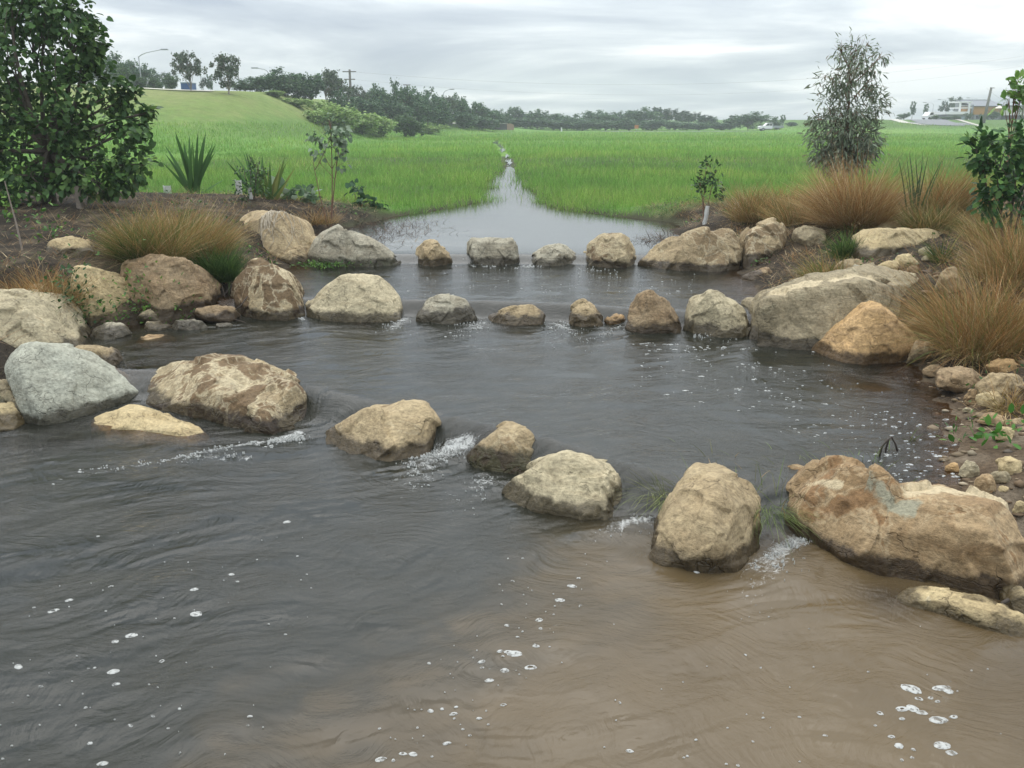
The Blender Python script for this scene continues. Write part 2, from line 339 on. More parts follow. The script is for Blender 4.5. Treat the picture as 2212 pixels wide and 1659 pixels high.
# ------------------------------------------------------------------ ground sheet
def grid_faces(nr, nc):
    i = np.arange(nr-1)[:, None]*nc + np.arange(nc-1)[None, :]
    return np.stack([i, i+1, i+nc+1, i+nc], -1).reshape(-1, 4)
def build_ground():
    Y = np.concatenate([np.linspace(-8, 2.2, 24)[:-1], np.geomspace(2.2, 520, 580)])
    s = np.linspace(-1, 1, 420); s = np.sign(s)*(0.72*np.abs(s) + 0.28*np.abs(s)**3)
    W = 6.5 + 0.80*np.maximum(Y, 0)
    X = s[None, :]*W[:, None]; YY = np.broadcast_to(Y[:, None], X.shape)
    Z = ground(X, YY)
    lv = level(X, YY); xl = np.interp(YY, _yl, _xl); xr = np.interp(YY, _yr, _xr)
    n1 = fbm(X*.7, YY*.7, 0, 4); n2 = fbm(X*.05, YY*.05, 3, 4); n3 = fbm(X*2.4, YY*2.4, 6, 3)
    def C(*c): return np.array(c)[None, None, :]
    fieldc = C(.105, .215, .038) + (C(.150, .250, .052)-C(.105, .215, .038))*ss(-.5, .6, n2+.3*n1)[..., None]
    mown = C(.130, .195, .046) + (C(.190, .215, .072)-C(.130, .195, .046))*ss(-.4, .6, n2*.8+n1*.3)[..., None]
    hgt = Z-FIELD; mk = ss(1.3, 3.0, hgt+.5*n2+.3*n1)*ss(40, 55, YY)*ss(-10, -16, X)
    far = fieldc*(1-mk[..., None]) + mown*mk[..., None]
    tallw = C(.085, .150, .035)      # rough grass on the road embankment and mounds
    tk = ss(.5, 1.2, hgt)*(1-mk)*ss(60, 90, YY); far = far*(1-tk[..., None]) + tallw*tk[..., None]
    mulch = C(.034, .027, .019) + (C(.115, .088, .056)-C(.034, .027, .019))*ss(-.1, .7, n3+.4*n1)[..., None]
    grav = C(.115, .080, .050) + (C(.19, .15, .105)-C(.115, .080, .050))*ss(-.3, .6, n3)[..., None]
    gk = (ss(8.6, 7.6, YY)*(X > 0))[..., None]; near = mulch*(1-gk) + grav*gk
    bedc = C(.075, .052, .030) + (C(.125, .085, .045)-C(.075, .052, .030))*ss(-.4, .6, n3)[..., None]
    bk = ss(.03, -.06, Z-lv)[..., None]*(YY < 26)[..., None]; near = near*(1-bk) + bedc*bk
    fk = ss(20.8, 23.6, YY+.9*n1+0.35*n3)[..., None]
    col = near*(1-fk) + far*fk
    wk = (ss(.12, .03, Z-lv)*(YY < 60)*(YY > 20))[..., None]; col = col*(1-wk) + C(.05, .05, .025)*wk
    me = np_mesh('ground', np.stack([X, YY, Z], -1).reshape(-1, 3), [grid_faces(*X.shape)], col.reshape(-1, 3), smooth=True)
    m = bpy.data.materials.new('ground_soil_and_grass'); m.use_nodes = True; nt = m.node_tree; b = nt.nodes['Principled BSDF']
    a = N(nt, 'ShaderNodeAttribute', attribute_name='tint'); tc = N(nt, 'ShaderNodeTexCoord')
    g1 = N(nt, 'ShaderNodeTexNoise', i_Scale=26.0, i_Detail=6.0, i_Roughness=0.7); g2 = N(nt, 'ShaderNodeTexNoise', i_Scale=1.1, i_Detail=6.0, i_Roughness=0.7)
    L(nt, tc.outputs['Object'], g1.inputs['Vector']); L(nt, tc.outputs['Object'], g2.inputs['Vector'])
    r1 = ramp(nt, g1.outputs[0], [(.3, (.45,)*3), (.7, (1.5,)*3)]); r2 = ramp(nt, g2.outputs[0], [(.3, (.72,)*3), (.7, (1.25,)*3)])
    c = mixc(nt, .8, a.outputs[0], r1.outputs[0], 'MULTIPLY'); c = mixc(nt, .8, c, r2.outputs[0], 'MULTIPLY')
    L(nt, c, b.inputs['Base Color']); b.inputs['Roughness'].default_value = .95; b.inputs['Specular IOR Level'].default_value = .15
    bp = N(nt, 'ShaderNodeBump', i_Strength=.9, i_Distance=.04); L(nt, g1.outputs[0], bp.inputs['Height']); L(nt, bp.outputs[0], b.inputs['Normal'])
    return tag(link('ground', me, None, m), kind='structure')
build_ground()

# shallow or rock-floored places in the water: x, y, radius
SHOAL = []
def shoal(u, v, z, r): p = at(u, v, z); SHOAL.append((p[0], p[1], r))
for q in ((250, 915, 0, .45), (330, 935, 0, .45), (420, 945, 0, .35), (120, 960, 0, .5), (1040, 985, 0, .22), (1090, 1010, 0, .2), (330, 745, .22, .5), (290, 790, .22, .45),
          (1230, 1100, 0, .25), (1920, 1290, 0, .3), (1800, 820, .22, .35), (1900, 850, .22, .35), (780, 700, .22, .3), (1100, 705, .22, .2), (1480, 1110, .1, .25)): shoal(*q)
FROTH = [([(652, 943), (590, 950), (520, 962), (430, 978), (330, 1000), (200, 1022), (110, 1040)], .055, .92, 0), ([(645, 935), (600, 950), (560, 955)], .08, 1.0, 0), ([(520, 990), (420, 990), (350, 1005)], .16, .62, 0),
  ([(1010, 978), (950, 980), (915, 995), (890, 1030), (880, 1060)], .15, .95, 0), ([(935, 985), (900, 1040), (860, 1080)], .24, .6, 0), ([(1060, 1040), (1010, 1070), (950, 1110)], .28, .55, 0),
  ([(1390, 1125), (1350, 1132), (1320, 1150), (1290, 1165)], .12, .95, 0), ([(1470, 1130), (1400, 1142)], .10, .7, 0), ([(1725, 1165), (1690, 1185), (1650, 1225), (1630, 1250)], .12, 1.05, 0), ([(1690, 1215), (1640, 1265), (1620, 1330)], .16, .6, 0), ([(1820, 1212), (1880, 1232)], .03, .9, 0),
  ([(1170, 578), (1080, 578), (985, 576)], .14, .5, .4), ([(1260, 585), (1340, 588)], .2, .5, .4), ([(1080, 600), (1250, 610), (1400, 620)], .5, .4, .4), ([(655, 690), (645, 684)], .05, 1.0, .22), ([(875, 690), (850, 705), (830, 715)], .16, .75, .22),
  ([(1045, 698), (1000, 715), (980, 735)], .2, .6, .22), ([(1200, 698), (1240, 720), (1250, 750)], .22, .6, .22), ([(1335, 705), (1290, 722), (1260, 745)], .2, .58, .22), ([(1500, 728), (1600, 736)], .1, .6, .22), ([(1050, 760), (1250, 780), (1400, 760)], .7, .3, .22)]
def build_water():
    Y = np.concatenate([np.linspace(-5, 2.9, 20)[:-1], np.geomspace(2.9, 24, 760)[:-1], np.geomspace(24, 60, 70)])
    s = np.linspace(-1, 1, 640)
    W = np.minimum(2.2 + 0.56*np.maximum(Y, 0), np.interp(Y, [0, 16, 24, 60], [9, 9, 6, 2.5]))
    X = s[None, :]*W[:, None] + np.interp(Y, [24, 60], [0, -.6])[:, None]; YY = np.broadcast_to(Y[:, None], X.shape)
    Z = water_z(X, YY); G = ground(X, YY); dep = np.maximum(level(X, YY)-G, 0)
    dk = dep.copy()
    for (x, y, r) in SHOAL: dk = dk*(1-.85*np.exp(-((X-x)**2+(YY-y)**2)/r**2))
    clear = np.exp(-dk*3.2)                       # how much of the bed still shows
    # silt-brown water downstream on the right, clearer dark water on the left
    n = fbm(X*.7, YY*.7, 4, 4)
    brown = ss(-.8, 1.3, (X*1.0 + (4.6-YY)*.55 + .1) + .75*n + .35*fbm(X*2.2+1.5*n, YY*4.0+1.5*n, 2, 3))*ss(6.7, 5.2, YY + .25*n)*ss(.12, .5, row1(X)-YY)
    d1 = row1(X)-YY; slope = np.exp(-((d1-.04)/.34)**2)*0.8 + np.exp(-((row2(X)-YY)/.26)**2)*.6 + np.exp(-((row3(X)-YY)/.24)**2)*.5
    col = np.stack([clear, brown, np.clip(slope, 0, 1)], -1)
    me = np_mesh('water', np.stack([X, YY, Z], -1).reshape(-1, 3), [grid_faces(*X.shape)], col.reshape(-1, 3), smooth=True)
    fro = np.zeros_like(X)            # broken white water below the spills
    for pts, wid, amt, z in FROTH:
        P = np.array([at(u, v, z)[:2] for u, v in pts]); n_ = len(P)-1
        for k in range(n_):
            a, b = P[k], P[k+1]; ab = b-a; t = np.clip(((X-a[0])*ab[0]+(YY-a[1])*ab[1])/(ab@ab), 0, 1); dd = np.hypot(X-a[0]-t*ab[0], YY-a[1]-t*ab[1]); tt = (k+t)/n_
            fro = np.maximum(fro, amt*(1-.62*tt)*np.exp(-(dd/(wid*(.7+.9*tt)))**2))
    fa = me.attributes.new('froth', 'FLOAT', 'POINT'); fa.data.foreach_set('value', fro.ravel().astype(np.float32))
    m = bpy.data.materials.new('creek_water'); m.use_nodes = True; nt = m.node_tree; nt.nodes.clear()
    o = N(nt, 'ShaderNodeOutputMaterial'); a = N(nt, 'ShaderNodeAttribute', attribute_name='tint'); sp = N(nt, 'ShaderNodeSeparateColor'); L(nt, a.outputs['Color'], sp.inputs[0])
    tc = N(nt, 'ShaderNodeTexCoord')
    wn = N(nt, 'ShaderNodeTexNoise', i_Scale=0.9, i_Detail=2.0); L(nt, tc.outputs['Object'], wn.inputs['Vector'])
    sc = N(nt, 'ShaderNodeVectorMath', operation='SCALE'); L(nt, wn.outputs[1], sc.inputs[0]); sc.inputs['Scale'].default_value = 1.7
    ad = N(nt, 'ShaderNodeVectorMath', operation='ADD'); L(nt, tc.outputs['Object'], ad.inputs[0]); L(nt, sc.outputs[0], ad.inputs[1])
    mp = N(nt, 'ShaderNodeMapping'); mp.inputs['Rotation'].default_value = (0, 0, .3); mp.inputs['Scale'].default_value = (3.6, 7.0, 1); L(nt, ad.outputs[0], mp.inputs[0])
    r1 = N(nt, 'ShaderNodeTexNoise', i_Scale=1.7, i_Detail=6.0, i_Roughness=.66); L(nt, mp.outputs[0], r1.inputs['Vector'])
    mp2 = N(nt, 'ShaderNodeMapping'); mp2.inputs['Scale'].default_value = (16, 2.2, 1); L(nt, tc.outputs['Object'], mp2.inputs[0])
    r2 = N(nt, 'ShaderNodeTexNoise', i_Scale=1.4, i_Detail=3.0, i_Roughness=.55); L(nt, mp2.outputs[0], r2.inputs['Vector'])
    gp = N(nt, 'ShaderNodeSeparateXYZ'); L(nt, tc.outputs['Object'], gp.inputs[0])
    calm = N(nt, 'ShaderNodeMapRange', i_1=14.8, i_2=16.2, i_3=1.0, i_4=0.10); L(nt, gp.outputs[1], calm.inputs[0])
    hh = math_(nt, 'ADD', math_(nt, 'MULTIPLY', r1.outputs[0], .6), math_(nt, 'MULTIPLY', math_(nt, 'MULTIPLY', r2.outputs[0], sp.outputs[2]), .35))
    hh = math_(nt, 'MULTIPLY', hh, calm.outputs[0])
    bp = N(nt, 'ShaderNodeBump', i_Strength=.72, i_Distance=.03); L(nt, hh, bp.inputs['Height'])
    silt = ramp(nt, wn.outputs[0], [(.3, (.088, .061, .029)), (.7, (.120, .085, .043))])
    up = N(nt, 'ShaderNodeMapRange', i_1=15.2, i_2=17.0, i_3=0.0, i_4=1.0); L(nt, gp.outputs[1], up.inputs[0])
    murk_sheen = mixc(nt, sp.outputs[1], mixc(nt, up.outputs[0], (.019, .020, .014), (.13, .135, .125)), silt.outputs[0])  # upper pool's body colour is lightened to paint in reflected sky
    df = N(nt, 'ShaderNodeBsdfDiffuse'); L(nt, murk_sheen, df.inputs[0])
    tint = N(nt, 'ShaderNodeBsdfTransparent', i_0=(.80, .62, .40, 1))
    body = N(nt, 'ShaderNodeMixShader'); L(nt, math_(nt, 'MULTIPLY', sp.outputs[0], .92), body.inputs[0]); L(nt, df.outputs[0], body.inputs[1]); L(nt, tint.outputs[0], body.inputs[2])
    gl = N(nt, 'ShaderNodeBsdfGlossy', i_Roughness=.025); L(nt, bp.outputs[0], gl.inputs['Normal'])
    fr = N(nt, 'ShaderNodeFresnel', i_IOR=1.40); L(nt, bp.outputs[0], fr.inputs['Normal'])
    mx = N(nt, 'ShaderNodeMixShader'); L(nt, fr.outputs[0], mx.inputs[0]); L(nt, body.outputs[0], mx.inputs[1]); L(nt, gl.outputs[0], mx.inputs[2])
    fa = N(nt, 'ShaderNodeAttribute', attribute_name='froth'); f1 = N(nt, 'ShaderNodeTexNoise', i_Scale=9.0, i_Detail=4.0, i_Roughness=.6, i_Distortion=.8); f2 = N(nt, 'ShaderNodeTexNoise', i_Scale=48.0, i_Detail=5.0, i_Roughness=.75, i_Distortion=1.0)
    L(nt, mp.outputs[0], f1.inputs['Vector']); f1.inputs['Scale'].default_value = 2.4; L(nt, tc.outputs['Object'], f2.inputs['Vector'])
    fn = math_(nt, 'ADD', math_(nt, 'MULTIPLY', f1.outputs[0], .55), math_(nt, 'MULTIPLY', f2.outputs[0], .6))
    ff = math_(nt, 'MULTIPLY', math_(nt, 'SUBTRACT', math_(nt, 'ADD', fn, math_(nt, 'MULTIPLY', fa.outputs['Fac'], .42)), .80), 6.0, clamp=True)
    ff = math_(nt, 'MULTIPLY', ff, math_(nt, 'MULTIPLY', fa.outputs['Fac'], 4.0, clamp=True))
    fd = N(nt, 'ShaderNodeBsdfDiffuse', i_0=(.60, .60, .57, 1)); fb = N(nt, 'ShaderNodeBump', i_Strength=1.0, i_Distance=.03); L(nt, fn, fb.inputs['Height']); L(nt, fb.outputs[0], fd.inputs['Normal'])
    m2 = N(nt, 'ShaderNodeMixShader'); L(nt, math_(nt, 'MULTIPLY', ff, .85), m2.inputs[0]); L(nt, mx.outputs[0], m2.inputs[1]); L(nt, fd.outputs[0], m2.inputs[2])
    L(nt, m2.outputs[0], o.inputs[0])
    return tag(link('water', me, None, m), kind='structure')
build_water()

# ------------------------------------------------------------------ boulders
PAL = {  # tone a, tone b, patch, vein, patchiness
 'tan':   ((.385, .30, .175), (.30, .225, .125), (.20, .14, .075), (.50, .43, .29), .35),
 'pale':  ((.43, .365, .235), (.335, .285, .18), (.24, .18, .10), (.56, .50, .36), .25),
 'grey':  ((.37, .34, .255), (.30, .265, .19), (.17, .135, .085), (.44, .41, .32), .3),
 'slab':  ((.345, .345, .275), (.305, .30, .235), (.26, .245, .19), (.38, .37, .31), .1),
 'patchy':((.40, .33, .205), (.33, .255, .145), (.115, .068, .032), (.52, .44, .29), .85),
 'brown': ((.31, .23, .135), (.25, .17, .09), (.115, .072, .040), (.36, .27, .16), .5),
 'gold':  ((.48, .315, .15), (.38, .24, .105), (.25, .17, .10), (.50, .42, .29), .25),
 'rust':  ((.34, .245, .135), (.25, .165, .082), (.19, .105, .045), (.46, .36, .22), .45),
 'cream': ((.44, .35, .195), (.37, .285, .15), (.29, .21, .11), (.56, .49, .34), .15),
 'blue':  ((.30, .30, .235), (.26, .255, .19), (.19, .18, .14), (.42, .42, .36), .25),
 'olive': ((.345, .285, .18), (.265, .215, .13), (.12, .10, .055), (.36, .32, .21), .35),
}
def remesh(bm, vox):
    me = bpy.data.meshes.new('tmp'); bm.to_mesh(me); bm.free()
    o = bpy.data.objects.new('tmp', me); COL.objects.link(o)
    md = o.modifiers.new('r', 'REMESH'); md.mode = 'VOXEL'; md.voxel_size = vox
    sm = o.modifiers.new('s', 'SMOOTH'); sm.iterations = 1; sm.factor = .35
    dg = bpy.context.evaluated_depsgraph_get(); me2 = bpy.data.meshes.new_from_object(o.evaluated_get(dg))
    bpy.data.objects.remove(o); bpy.data.meshes.remove(me); return me2
ROCKS = []
FRAC = 1.0
def finish_rock(me, label, pal, wl, seed, amp, size, name='boulder', cat='boulder', group=None, moss=0.0, patch=None, bands=None):
    n = len(me.vertices); V = np.empty(n*3, np.float32); me.vertices.foreach_get('co', V); V = V.reshape(-1, 3)
    Nn = np.empty(n*3, np.float32); me.vertices.foreach_get('normal', Nn); Nn = Nn.reshape(-1, 3)
    q = V/size; s = seed*7.31
    rf = np.random.default_rng(seed+500); ctr = V.mean(0)      # broken-off flat facets
    for i in range(9):
        nd = np.array([rf.uniform(-1, 1), -rf.uniform(.1, 1.0), rf.uniform(-.15, 1.0)]) if i < 7 else rf.normal(size=3)
        nd /= np.linalg.norm(nd); pr = (V-ctr) @ nd
        lim = pr.max() - size*rf.uniform(.02, .065)*min(1, amp/.045); V = V - nd*np.maximum(pr-lim, 0)[:, None]
    d = amp*size*(0.15*fbm(q[:, 0]*2.0+s, q[:, 1]*2.0, q[:, 2]*2.0, 2) + 0.17*(.35-np.abs(fbm(q[:, 0]*3.2, q[:, 1]*3.2+s, q[:, 2]*3.2, 3))*1.5))
    # fractured planes: each patch of surface tilts its own way and breaks off at its border
    ns = 46 if size > .45 else 14; sd_ = V[rf.integers(0, n, ns)]; tl = rf.normal(size=(ns, 3)); D2 = ((V[:, None, :] + 0*V[:, None, :] + (.06*size*np.stack([pn(q[:, 0]*5, q[:, 1]*5, q[:, 2]*5+s), pn(q[:, 0]*5+9, q[:, 1]*5, q[:, 2]*5+s), pn(q[:, 0]*5, q[:, 1]*5+9, q[:, 2]*5+s)], -1))[:, None, :] - sd_[None])**2).sum(-1)
    k_ = D2.argmin(1); fp = ((V-sd_[k_])*tl[k_]).sum(-1)
    d = d + FRAC*np.clip(.15*fp, -.017*size, .017*size)*min(1, amp/.04)
    bd = rf.normal(size=3)*np.array([.5, .4, 1]); bd /= np.linalg.norm(bd)
    st = V @ bd / (.09+.05*rf.uniform()) + .9*fbm(V[:, 0]*1.7+s, V[:, 1]*1.7, V[:, 2]*1.7, 3); fr = st-np.floor(st)     # bedding ledges
    d = d + amp*size*.10*(ss(0, .12, fr)*(1-fr)*1.2-.5)*ss(-.1, .4, pn(q[:, 0]*2.4, q[:, 1]*2.4+s, q[:, 2]*2.4))
    d = d + 0.005*fbm(V[:, 0]*14, V[:, 1]*14, V[:, 2]*14+s, 4, .65)
    V = V + Nn*(d + .026*size)[:, None]
    me.vertices.foreach_set('co', V.ravel().astype(np.float32)); me.polygons.foreach_set('use_smooth', np.ones(len(me.polygons), bool)); me.update()
    if bands:
        bc = np.zeros((n, 4), np.float32); bc[:, 3] = 1
        for ch, P_, wd in bands:
            P_ = np.array(P_); dm = np.full(n, 9.0)
            for a, b in zip(P_[:-1], P_[1:]):
                t = np.clip(((V-a) @ (b-a))/((b-a) @ (b-a)+1e-9), 0, 1); dm = np.minimum(dm, np.linalg.norm(V-a-t[:, None]*(b-a), axis=1))
            bc[:, ch] = np.maximum(bc[:, ch], np.exp(-(dm/wd)**2))
        ba = me.attributes.new('bands', 'FLOAT_COLOR', 'POINT'); ba.data.foreach_set('color', bc.ravel())
    c = V.mean(0); c[2] = V[:, 2].min(); V2 = V-c; me.vertices.foreach_set('co', V2.ravel().astype(np.float32)); me.update(); me.name = name
    me.materials.clear()
    o = link(name, me, None, M_rock); o.location = c
    a, b, p, v, pk = PAL[pal]; j = 1 + .10*math.sin(seed*2.3)
    o['tone_a'] = [x*j for x in a]; o['tone_b'] = [x*j for x in b]; o['tone_patch'] = list(p); o['tone_vein'] = list(v)
    o['patchiness'] = float(pk if patch is None else patch); o['waterline'] = float(wl); o['mossiness'] = float(moss)
    o['tone_band'] = [.25, .245, .175]; o['tone_scar'] = [.50, .41, .26]
    tag(o, label, cat, group); ROCKS.append(o); return o
_seed = [0]
def rock(label, pal, ref, parts, zb=None, T=None, k=.45, amp=.05, wl=None, moss=0.0, vox=84, patch=None, name='boulder', cat='boulder', group=None, bury=.35, dY=0.0, bands=()):
    """parts: list of (waterline pixels, silhouette pixels, ridge pixels (u, v, f)); f 0 = front face, 1 = silhouette depth"""
    _seed[0] += 1; r = random.Random(_seed[0]); allp = []; bm = bmesh.new(); us = []
    base = None
    parts = [(cv(ref, a), cv(ref, b), cv(ref, c)) for a, b, c in parts]; BND = [(ch, cv(ref, pl), wd) for ch, pl, wd in bands]; B3 = []
    if zb is None:
        a = max(parts[0][0], key=lambda p: p[1]); h = ground_hit(a[0], a[1]); base = h[2]
    else: base = zb
    for w_, t_, r_ in parts:
        W = [at(u, v, base) + np.array([0, dY, 0]) for u, v in w_]; wu = np.array([u for u, v in w_]); wy = np.array([p[1] for p in W]); od = np.argsort(wu)
        t_ = [(p[0], p[1], p[2] if len(p) > 2 else 1.0) for p in t_]; us_ = [p[0] for p in w_+t_]; wid = max(us_) - min(us_); Tm = T if T else .8*wid/F*wy.mean()
        yf = lambda u: float(np.interp(u, wu[od], wy[od]))
        P = [np.array(p) for p in W] + [p - np.array([0, 0, bury]) for p in W]
        S = [at_d(u, v, yf(u) + Tm*k*f) for u, v, f in t_]
        if not B3: B3 = [(ch, [at_d(u, v, yf(u) + Tm*k*f) for u, v, f in pl], wd) for ch, pl, wd in BND]
        P += S
        P += [at_d(u, v, yf(u) + Tm*k*f) for u, v, f in r_]
        c = np.mean(S + W, 0); zt = max(p[2] for p in S)
        for p in S + W:       # the far side, unseen: a shrunken copy set back
            q = c + (p-c)*r.uniform(.68, .88); q[1] = max(p[1], c[1]) + Tm*r.uniform(.38, .58); q[2] = base + (p[2]-base)*r.uniform(.6, .85) if p[2] > base+.02 else base-bury
            P.append(q)
        b2 = bmesh.new(); vs = [b2.verts.new(tuple(p)) for p in P]
        res = bmesh.ops.convex_hull(b2, input=vs)
        bmesh.ops.delete(b2, geom=list({g for g in res['geom_interior'] if isinstance(g, bmesh.types.BMVert)} | {g for g in res['geom_unused'] if isinstance(g, bmesh.types.BMVert)}), context='VERTS')
        m2 = bpy.data.meshes.new('t'); b2.to_mesh(m2); b2.free(); bm.from_mesh(m2); bpy.data.meshes.remove(m2)
        allp += P
    A_ = np.array(allp); size = float(np.max(A_.max(0)-A_.min(0)))
    me = remesh(bm, size/vox)
    return finish_rock(me, label, pal, base if wl is None else wl, _seed[0], amp, size, name, cat, group, moss, patch, B3)
def stone(label, pal, ref, box, zb=None, T=None, amp=.07, wl=None, name='stone', cat='stone', group=None, moss=0.0, vox=34, flat=None):
    """a small stone from the pixel box it fills: (u0, v0, u1, v1)"""
    _seed[0] += 1; r = random.Random(_seed[0]*5+1)
    (u0, v0), (u1, v1) = cv(ref, [(box[0], box[1]), (box[2], box[3])])
    h = ground_hit((u0+u1)/2, v1) if zb is None else at((u0+u1)/2, v1, zb)
    base = h[2]; Yc = h[1]; wx = 1.22*(u1-u0)/F*Yc; d = ray((u0+u1)/2, v1)
    hz_ = max(.03, (v1-v0)/F*Yc*1.2); ty = T or wx*r.uniform(.55, .75)
    hz_ = max(.5*hz_, hz_ - ty*.5*(-d[2]/d[1]))
    c = np.array([h[0], Yc + ty*.42, base]); bm = bmesh.new(); vs = []
    for i in range(22):
        a = r.uniform(0, 6.283); e = r.uniform(-.5, 1.3); e = min(e, 1.25)
        p = c + np.array([math.cos(a)*math.cos(e)**.7*wx*.5*r.uniform(.86, 1.03), math.sin(a)*math.cos(e)**.7*ty*.5*r.uniform(.85, 1.05), math.sin(e)*hz_*(1.0 if e > 0 else .6)*r.uniform(.85, 1.05)])
        vs.append(bm.verts.new(tuple(p)))
    res = bmesh.ops.convex_hull(bm, input=vs)
    bmesh.ops.delete(bm, geom=list({g for g in res['geom_interior']+res['geom_unused'] if isinstance(g, bmesh.types.BMVert)}), context='VERTS')
    size = max(wx, ty, hz_); me = remesh(bm, size/vox)
    return finish_rock(me, label, pal, (base-9 if zb is None else base) if wl is None else wl, _seed[0], amp, size, name, cat, group, moss)

# -- front row of the weir, left to right
rock('smooth pale grey wedge-shaped slab leaning into the water left of the brown-veined boulder', 'slab', 'A',
     [([(215, 1262), (300, 1280), (560, 1212), (720, 1160), (885, 1105)], [(68, 930), (105, 845), (150, 790), (200, 785), (320, 815), (480, 890), (690, 985), (870, 1050)], [(85, 925, .35), (110, 1010, .15), (200, 1080, .05), (268, 1170, .0), (700, 1040, .55), (450, 950, .7)])],
     zb=.02, T=1.0, amp=.018, wl=-.02, patch=.05)
rock('large cream boulder with dark brown patches webbed by pale veins beside the left rapid', 'patchy', 'A',
     [([(935, 1165), (1060, 1200), (1220, 1232), (1450, 1240), (1560, 1290), (1740, 1340), (1910, 1352)], [(933, 1060), (960, 1000), (1040, 955), (1150, 940), (1260, 915), (1400, 920), (1590, 940), (1720, 1000), (1860, 1090), (1930, 1130), (1985, 1220), (1965, 1300)],
       [(1000, 1090, .1), (1170, 1130, .1), (1330, 1050, .35), (1500, 990, .6), (1660, 1060, .45), (1780, 1150, .3), (1880, 1230, .1)])], zb=0.0, T=1.15, amp=.045, patch=.76)
rock('low flat cream rock barely showing above the water below the veined boulder', 'cream', 'A',
     [([(600, 1310), (650, 1345), (780, 1352), (870, 1325), (1050, 1365), (1250, 1400), (1350, 1380)], [(620, 1270), (700, 1225), (780, 1225), (930, 1262)], [(1000, 1310, .7), (1180, 1350, .8)])], zb=-.035, T=.6, amp=.03, wl=-.2)
rock('broad orange-tan boulder with a flat top between the two dark chutes', 'tan', 'B',
     [([(262, 1400), (400, 1462), (560, 1492), (700, 1530), (860, 1548), (905, 1490)], [(275, 1392), (330, 1355), (440, 1290), (540, 1225), (580, 1215), (880, 1200), (930, 1215), (990, 1270), (1015, 1340), (985, 1420)],
       [(400, 1385, .2), (620, 1420, .15), (700, 1440, .12), (880, 1400, .25), (860, 1300, .6), (520, 1310, .6), (720, 1290, .7)])], zb=0.0, T=.8, amp=.05)
rock('small wet tan boulder half washed over by the current right of the flat-topped boulder', 'tan', 'B',
     [([(1205, 1500), (1300, 1545), (1400, 1580), (1500, 1602), (1600, 1584), (1700, 1520)], [(1225, 1470), (1290, 1435), (1370, 1370), (1450, 1325), (1590, 1332), (1622, 1382), (1650, 1430), (1682, 1500)], [(1420, 1560, .05), (1500, 1440, .45), (1620, 1490, .2), (1350, 1440, .4)])],
     zb=.03, T=.62, amp=.03, moss=.3, wl=.04)
rock('pale angular boulder with a smooth dished top in the middle of the front row', 'pale', 'E',
     [([(738, 322), (850, 352), (990, 372), (1100, 392), (1240, 402), (1300, 340), (1375, 300)], [(740, 262), (800, 200), (880, 160), (970, 110), (1030, 90), (1120, 80), (1200, 95), (1290, 120), (1360, 180), (1378, 205)],
       [(760, 240, .35), (860, 260, .15), (960, 300, .06), (1010, 330, .02), (1180, 310, .1), (1250, 290, .15), (1330, 250, .5), (1100, 190, .62)])], zb=0.0, T=.62, amp=.055, patch=.12)
rock('tan ridged boulder with a central crest like a roof left of the long brown rock', 'tan', 'F',
     [([(62, 682), (200, 702), (360, 728), (445, 712), (545, 600)], [(88, 640, .2), (175, 530, .35), (165, 455, .55), (150, 425, .7), (220, 350, .95), (330, 285, 1.3), (460, 290, 1.3), (530, 330, 1.0), (562, 400, .7), (555, 470, .5), (535, 560, .3)],
       [(400, 292, 1.15), (385, 400, .55), (350, 500, .12), (322, 545, -.05), (430, 700, -.02)])], zb=0.0, T=.85, amp=.025, patch=.15)
F2 = rock('huge long brown boulder with a blue-grey crest at the right end of the front row', 'rust', 'F',
     [([(705, 525), (760, 560), (850, 590), (900, 640), (1000, 692), (1200, 732)], [(720, 440), (780, 370), (800, 322), (880, 322), (960, 310), (1010, 270), (1050, 255), (1110, 250), (1200, 325), (1290, 372)], [(830, 420, .25), (960, 420, .25), (1060, 330, .6), (1150, 420, .45), (1010, 560, .08)]),
      ([(1000, 692), (1200, 732), (1400, 792), (1550, 842), (1700, 862), (1860, 840)], [(1150, 400), (1300, 364), (1450, 382), (1600, 390), (1750, 410), (1800, 470), (1860, 560)], [(1200, 470, .35), (1440, 520, .3), (1500, 540, .25), (1700, 440, .55), (1780, 520, .3), (1400, 620, .1), (1650, 640, .12)])],
     zb=0.0, T=.8, amp=.05, patch=.5, bands=[(0, [(1060, 268, .85), (1120, 310, .66), (1190, 370, .55), (1270, 430, .45), (1380, 490, .36), (1500, 520, .30), (1600, 500, .36)], .10), (1, [(1330, 372, .95), (1480, 400, .8), (1640, 415, .75), (1760, 440, .7)], .16), (1, [(820, 330, .9), (940, 318, .95)], .06)])
rock('flat narrow yellow rock like a plank in the brown water below the long brown boulder', 'cream', 'F',
     [([(1230, 850), (1320, 905), (1450, 945), (1600, 985), (1840, 1045)], [(1265, 818), (1400, 830), (1550, 860), (1700, 900), (1840, 950)], [(1450, 880, .35), (1650, 930, .35)])], zb=0.0, T=.22, amp=.035, patch=.6, wl=-.055)
rock('small cream rock at the right edge of the picture below the long brown boulder', 'cream', 'F',
     [([(1735, 890), (1790, 930), (1860, 945)], [(1740, 862), (1790, 835), (1860, 818)], [(1800, 880, .3)])], zb=.02, T=.25, amp=.05)

